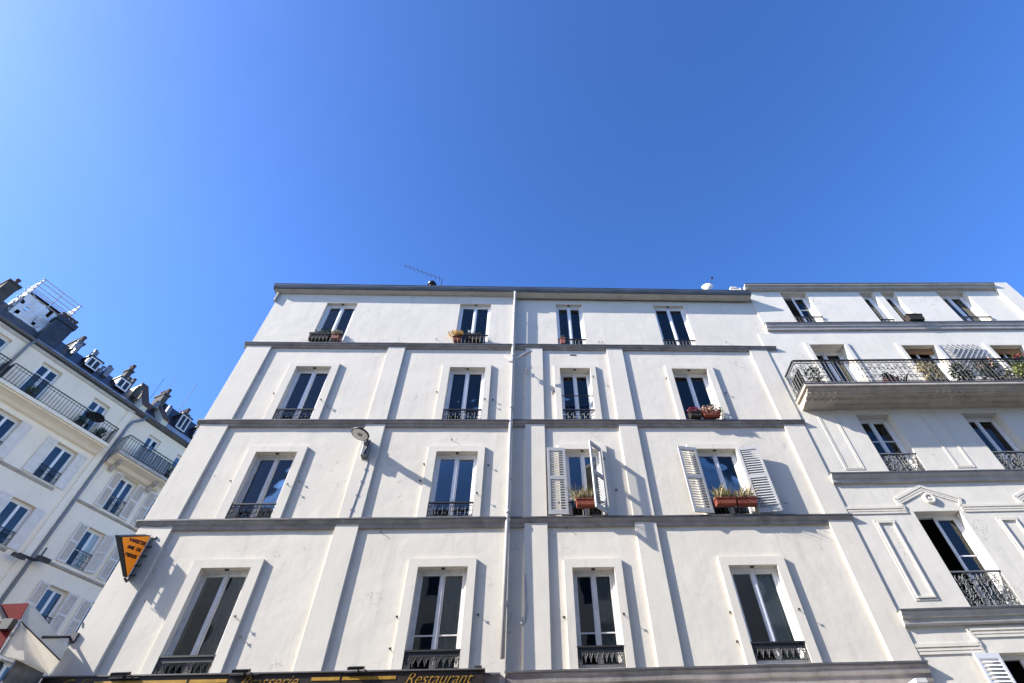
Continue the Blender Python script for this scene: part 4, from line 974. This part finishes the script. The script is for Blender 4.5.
def dormer(x, z, w, h, y, style='frame'):
    b = MB(); b.box(x, x + w, y, y + 1.2, z, z + h); b.box(x - .06, x + w + .06, y - .06, y + 1.2, z + h, z + h + .07); d_ = b.build('dormer', 'slate', lb, EYE)
    b = MB(); f = .07; b.box(x, x + f, y - .03, y - .002, z, z + h); b.box(x + w - f, x + w, y - .03, y - .002, z, z + h); b.box(x + w / 2 - f / 2, x + w / 2 + f / 2, y - .03, y - .002, z, z + h); b.box(x, x + w, y - .028, y - .003, z + h - f, z + h - .001); b.box(x, x + w, y - .028, y - .003, z + .001, z + f); b.build('window', style, d_, EYE)
    b = MB(); b.box(x + f, x + w - f, y - .012, y - .004, z + f, z + h - f); b.build('pane', 'shopglass', d_, EYE)
dormer(7.65, 20.75, .6, .62, .95); dormer(9.35, 20.75, .62, .62, .95); dormer(12.9, 20.4, .6, .95, .45, 'frame_old'); dormer(14.1, 20.6, .55, .7, .6, 'frame_old'); dormer(16.6, 20.6, .6, .8, .6, 'frame_old')
# gabled party walls with chimney stacks
def stack(x, w, y0, y1, z0, z1, m='brick_stack', pots=4, name='chimney'):
    b = MB(); b.box(x, x + w, y0, y1, z0, z1); b.box(x - .05, x + w + .05, y0 - .05, y1 + .05, z1, z1 + .10); c = b.build(name, m, lb, EYE)
    b = MB()
    for i in range(pots):
        yy = y0 + (i + .5) * (y1 - y0) / pots; b.lathe([(.10, z1 + .1), (.085, z1 + .42), (.11, z1 + .45), (.11, z1 + .5)], (x + w / 2, yy, 0), 10)
    b.build('chimney_pot', 'pot_clay' if m != 'black' else 'black', c, EYE)
stack(3.0, .5, 1.2, 3.0, 20, 22.3); stack(6.95, .36, 2.0, 3.0, 20, 22.4, pots=5); stack(9.75, .24, 1.9, 2.3, 20, 22.7, pots=2)
stack(11.9, .30, 1.5, 2.3, 20, 22.5, pots=4); stack(13.6, .35, 1.9, 2.7, 21, 22.5, pots=4); stack(15.4, .35, 1.9, 2.9, 21, 22.8, pots=4)
b = MB()
for x, q in ((10.65, 0), (11.95, -.5)):
    b.add([(x, .0, 19.62), (x, .0, 20.1), (x, 1.7, 22.3 + q), (x, 2.6, 22.3 + q), (x, 2.6, 19.6), (x + .34, .0, 19.62), (x + .34, .0, 20.1), (x + .34, 1.7, 22.3 + q), (x + .34, 2.6, 22.3 + q), (x + .34, 2.6, 19.6)], [(0, 1, 2, 3, 4), (9, 8, 7, 6, 5), (0, 5, 6, 1), (1, 6, 7, 2), (2, 7, 8, 3), (3, 8, 9, 4)])
b.build('party_wall', 'cream_wall', lb, EYE)
b = MB()
for x, q in ((10.62, 0), (11.92, -.5)): b.slab([(x, -.05, 20.05), (x + .40, -.05, 20.05), (x + .40, 1.72, 22.36 + q), (x, 1.72, 22.36 + q)], (0, 0, .08))
b.build('ridge_tile', 'pot_clay', lb, EYE)
b = MB(); b.tube([(11.9, 1.6, 22.3), (11.9, 1.5, 24.1)], .02, 5); b.tube([(13.2, 1.8, 22.0), (13.2, 1.7, 24.6)], .03, 5); b.tube([(11.5, 1.8, 22), (11.5, 1.8, 23.6)], .02, 4); b.build('aerial', 'scaffold', lb, EYE)
rnd = random.Random(44)
for k in range(12):
    b = MB(); u = rnd.uniform(6.2, 15.5); yy = rnd.uniform(.6, 1.6); zz = 20.2 + yy * 1.0; h = rnd.uniform(.15, .6); b.box(u, u + rnd.uniform(.08, .28), yy, yy + .3, zz - .2, zz + h); b.box(u - .03, u + .12, yy - .03, yy + .15, zz + h, zz + h + .04); b.build('roof_vent', 'pipe_dark' if k % 3 else 'brick_stack', lb, EYE)
Lm = Matrix.Translation((OL.x, OL.y, 0)) @ Matrix.Rotation(psi, 4, 'Z')
def lpnt(u, y, z): return tuple(Lm @ Vector((u, y, z + EYE)))
# scaffold tower with sheeting
sc = empty('scaffolding', lpnt(3.95, 1.5, 19.6), psi, label='white sheeted scaffold tower rising from the slate roof', cat='scaffolding')
b = MB(); Wd, Dp, Ht = 1.9, 1.2, 4.25
for x in (0, Wd / 2, Wd):
    for y in (0, Dp): b.tube([(x, y, -.6), (x, y, Ht)], .03, 5)
for z in (.8, 2.0, 3.0, 3.4, 3.65, 3.95, 4.2):
    for y in (0, Dp): b.tube([(-.1, y, z), (Wd + .1, y, z)], .025, 5)
    for x in (0, Wd): b.tube([(x, 0, z), (x, Dp, z)], .025, 5)
b.tube([(0, 0, .8), (Wd, 0, 2.0)], .025, 5); b.tube([(Wd, 0, 2.0), (0, 0, 3.2)], .025, 5)
b.build('tube_frame', 'scaffold', sc)
b = MB()
for z in (.75, 1.95, 3.15): b.box(-.05, Wd + .05, .02, Dp - .02, z, z + .05)
b.build('deck', 'wood_dark', sc)
b = MB(); rnd = random.Random(5); nx, nz = 12, 16
def sheet(P, nz0, nz1):
    for i in range(nx):
        for j in range(nz0, nz1):
            if rnd.random() < .13: continue
            b.quad(P(i, j), P(i + 1, j), P(i + 1, j + 1), P(i, j + 1))
off = {}
def P1_(i, j): 
    k = (1, i, j); off.setdefault(k, rnd.uniform(-.06, .06)); return (Wd * i / nx, -.05 + off[k], -.4 + 3.3 * j / nz)
def P2_(i, j):
    k = (2, i, j); off.setdefault(k, rnd.uniform(-.06, .06)); return (-.05 + off[k], Dp * i / nx, -.4 + 3.5 * j / nz)
sheet(P1_, 0, nz); sheet(P2_, 0, nz)
b.build('sheeting', 'sheet', sc)
o = empty('chimney_stack', lpnt(5.35, .6, 19.9), psi, label='slate blue chimney stack with clay pots in front of the scaffold', cat='chimney')
b = MB(); b.box(0, .85, 0, .5, 0, 1.8); b.box(-.05, .90, -.05, .55, 1.8, 2.1); b.build('stack', 'slate', o); b = MB()
for i in range(4): b.lathe([(.10, 2.1), (.085, 2.42), (.12, 2.46)], (.12 + i * .20, .25, 0), 10)
b.build('chimney_pot', 'pot_clay', o)
# things on the left balconies
o = empty('parasol', lpnt(9.15, -.35, 16.95), psi, label='small dark parasol on the grey building balcony', cat='parasol')
b = MB(); b.tube([(0, 0, 0), (0, 0, 1.0)], .02, 5); b.build('pole', 'iron', o); b = MB(); b.lathe([(.42, .92), (.40, .95), (.05, 1.12)], (0, 0, 0), 12); b.build('canopy', 'black', o)
for (u, nm, sd) in ((9.75, 'dark leafy pot plant at the right end of the grey building balcony', 31), (6.5, 'small green pot plant at the grey building balcony door', 32), (8.75, 'dark pot plant left of the small parasol', 33)):
    o = planter('potted_plant', lpnt(u, -.36, 16.95), .26, .24, .24, 'wood_dark', nm, 'potted plant', 'plants on the grey building'); b = MB(); leaves(b, (0, 0, .42), (.28, .2, .24), 120, .05, seed=sd); b.build('foliage', 'leaf_dark' if sd != 32 else 'leaf', o)
o = planter('potted_plant', lpnt(13.45, -.4, 16.95), .3, .25, .3, 'wood_dark', 'grey pot plant at the end of the canvas screened balcony', 'potted plant', 'plants on the grey building'); b = MB(); leaves(b, (0, 0, .6), (.22, .2, .35), 110, .05, seed=34); b.build('foliage', 'leaf_dark', o)
# camera lamp on the corner pipe
o = empty('wall_lamp', lpnt(10.6, -.15, 11.5), psi, label='black floodlight bracket clamped to the grey corner drainpipe', cat='wall lamp')
b = MB(); b.tube([(-.55, -.25, -.1), (.1, -.25, -.1), (.45, -.2, .1)], .05, 6); b.tube([(.1, 0, 0), (.1, -.3, -.1)], .035, 6); b.tube([(.3, 0, .2), (.3, 0, .6)], .03, 5); b.build('bracket', 'iron', o)
b = MB(); b.obox((-.5, -.3, -.2), (1, 0, 0), (0, 1, .3), (0, -.3, 1), .22, .14, .07); b.obox((.35, -.25, .05), (1, 0, 0), (0, 1, .3), (0, -.3, 1), .22, .16, .09); b.build('lamp_head', 'iron', o)

# ================================================================== CORNER AWNING
E_ = Vector((0, 0, EYE))
def V3(x, y, z): return Vector((x, y, z)) + E_
aw = empty('awning', (-7.9, -.5, 3.4 + EYE), label='stained cream and grey awning sheet tipped out beyond the corner', cat='awning')
b = MB(); b.slab([V3(-8.15, -1.0, 4.19), V3(-7.78, -.14, 3.80), V3(-7.78, -.14, 3.61), V3(-8.10, -1.0, 3.90)], (-.012, .0, .012)); at(aw, b, 'valance', 'valance')
b = MB(); b.slab([V3(-8.10, -1.0, 3.895), V3(-7.78, -.14, 3.60), V3(-7.80, -.16, 3.38), V3(-7.66, -1.0, 3.31), V3(-8.08, -1.0, 3.40)], (-.012, .0, .012)); at(aw, b, 'cloth', 'cream')
b = MB(); b.tube([V3(-8.10, -1.0, 3.89), V3(-7.78, -.14, 3.60)], .010, 6); b.tube([V3(-7.93, -.6, 3.80), V3(-7.80, -.12, 3.98), V3(-7.74, -.14, 4.0)], .022, 6)
b.box(-7.80, -7.70, -.20, -.13, 3.86 + EYE, 4.02 + EYE); b.tube([V3(-7.72, -.16, 4.12), V3(-7.76, -.16, 4.2)], .012, 5); at(aw, b, 'arm', 'iron')
aw2 = empty('awning', (-8.4, -1.1, 3.6 + EYE), label='dark red awning folded at the lower left corner of the view', cat='awning')
b = MB(); b.slab([V3(-8.62, -1.02, 4.17), V3(-8.17, -1.02, 4.18), V3(-8.13, -1.02, 3.93), V3(-8.30, -1.02, 3.90)], (.0, .015, .0)); b.slab([V3(-8.85, -1.03, 3.92), V3(-8.27, -1.03, 3.89), V3(-8.15, -1.03, 3.80), V3(-8.11, -1.03, 3.42), V3(-8.85, -1.03, 3.25)], (0, .015, 0)); at(aw2, b, 'cloth', 'red')
b = MB(); b.tube([V3(-8.62, -1.03, 4.15), V3(-8.30, -1.03, 3.88)], .03, 6); b.box(-8.30, -8.15, -1.12, -1.0, 3.74 + EYE, 3.9 + EYE); at(aw2, b, 'arm', 'iron')
b = MB(); b.box(-8.5, -7.90, -1.16, -1.04, 3.02 + EYE, 3.27 + EYE); at(aw2, b, 'front_bar', 'iron')
b = MB(); b.slab([V3(-7.86, -.9, 3.36), V3(-7.79, -.30, 3.36), V3(-7.79, -.30, 2.75), V3(-7.86, -.9, 2.75)], (-.03, 0, 0)); tag(b.build('sign_panel', 'gutter'), 'plain dark blue grey panel at the left end of the gold lettered fascia', 'sign panel')

# ================================================================== OPPOSITE SIDE OF THE STREET (seen only in the window panes)
ob = empty('apartment_building', (0, -15, 0), math.pi, label='plain beige building across the street behind the viewer', cat='building')
oh = [(x, x + 1.1, z, z + 1.9) for x in [-18.5 + i * 2.9 for i in range(12)] for z in (2.4, 5.4, 8.3, 11.2)]
wall(-20, 16.5, -EYE, 14, oh, 0, .3).build('wall', 'grey_plaster', ob, EYE)
b = MB()
for h in oh: b.box(h[0], h[1], .16, .18, h[2], h[3])
b.build('window', 'shopglass', ob, EYE)
b = MB(); b.box(-20, 16.5, .31, 8, -EYE, 14); b.add([(-20, -.1, 14.01), (16.5, -.1, 14.01), (16.5, 1.5, 16.2), (-20, 1.5, 16.2), (-20, 8, 16.2), (16.5, 8, 16.2)], [(0, 1, 2, 3), (3, 2, 5, 4)]); b.build('roof', 'slate', ob, EYE)

# ================================================================== CAMERA, SUN, SKY

def rot(a, b, c):
    ca, sa = math.cos(a), math.sin(a)
    fw = Vector((math.sin(b) * ca, math.cos(b) * ca, sa)); rt = Vector((math.cos(b), -math.sin(b), 0)); up = rt.cross(fw)
    return rt * math.cos(c) + up * math.sin(c), up * math.cos(c) - rt * math.sin(c), fw
rt, up, fw = rot(math.radians(48.903), math.radians(4.953), math.radians(-3.217))
cd = bpy.data.cameras.new('camera'); cam = bpy.data.objects.new('camera', cd); COL.objects.link(cam)
cd.sensor_width = 36; cd.lens = 536.7 / 1024 * 36; cd.shift_x = (512 - 555.23) / 1024; cd.clip_end = 2000; cd.clip_start = .05
cam.matrix_world = Matrix((( rt.x, up.x, -fw.x, 0), (rt.y, up.y, -fw.y, -10.5), (rt.z, up.z, -fw.z, EYE), (0, 0, 0, 1)))
S.camera = cam
sd = Vector((1.15, .335, -.785)).normalized()
sun = bpy.data.lights.new('sun', 'SUN'); sun.energy = 5.0; sun.angle = math.radians(.53); sun.color = (1., .95, .88)
so = bpy.data.objects.new('sun', sun); COL.objects.link(so); so.rotation_euler = sd.to_track_quat('-Z', 'Y').to_euler(); so.location = (-20, -10, 30)
w = bpy.data.worlds.new('World'); S.world = w; w.use_nodes = True; nt = w.node_tree
bg = nt.nodes['Background']; sky = nt.nodes.new('ShaderNodeTexSky'); sky.sky_type = 'NISHITA'; sky.sun_disc = False
sky.sun_elevation = math.asin(-sd.z); sky.sun_rotation = math.atan2(-sd.x, -sd.y); sky.air_density = 1.0; sky.dust_density = .6; sky.ozone_density = 4.5; sky.altitude = 100
hs = nt.nodes.new('ShaderNodeHueSaturation'); hs.inputs['Saturation'].default_value = 1.2; hs.inputs['Hue'].default_value = .512
nt.links.new(sky.outputs[0], hs.inputs['Color']); tcw = nt.nodes.new('ShaderNodeTexCoord'); sx = nt.nodes.new('ShaderNodeSeparateXYZ'); mr = nt.nodes.new('ShaderNodeMapRange'); vm = nt.nodes.new('ShaderNodeVectorMath'); vm.operation = 'SCALE'
nt.links.new(tcw.outputs['Generated'], sx.inputs[0]); nt.links.new(sx.outputs[2], mr.inputs[0]); mr.inputs[1].default_value = 1.; mr.inputs[2].default_value = .75; mr.inputs[3].default_value = .96; mr.inputs[4].default_value = 1.2
nt.links.new(hs.outputs[0], vm.inputs[0]); nt.links.new(mr.outputs[0], vm.inputs['Scale']); nt.links.new(vm.outputs[0], bg.inputs[0]); bg.inputs[1].default_value = .134
S.render.engine = 'CYCLES'; S.cycles.max_bounces = 8; S.cycles.transparent_max_bounces = 12; S.cycles.use_denoising = True
S.view_settings.view_transform = 'Standard'; S.view_settings.look = 'None'; S.view_settings.exposure = 1.16; S.view_settings.gamma = 1
S.render.resolution_x = 1024; S.render.resolution_y = 683
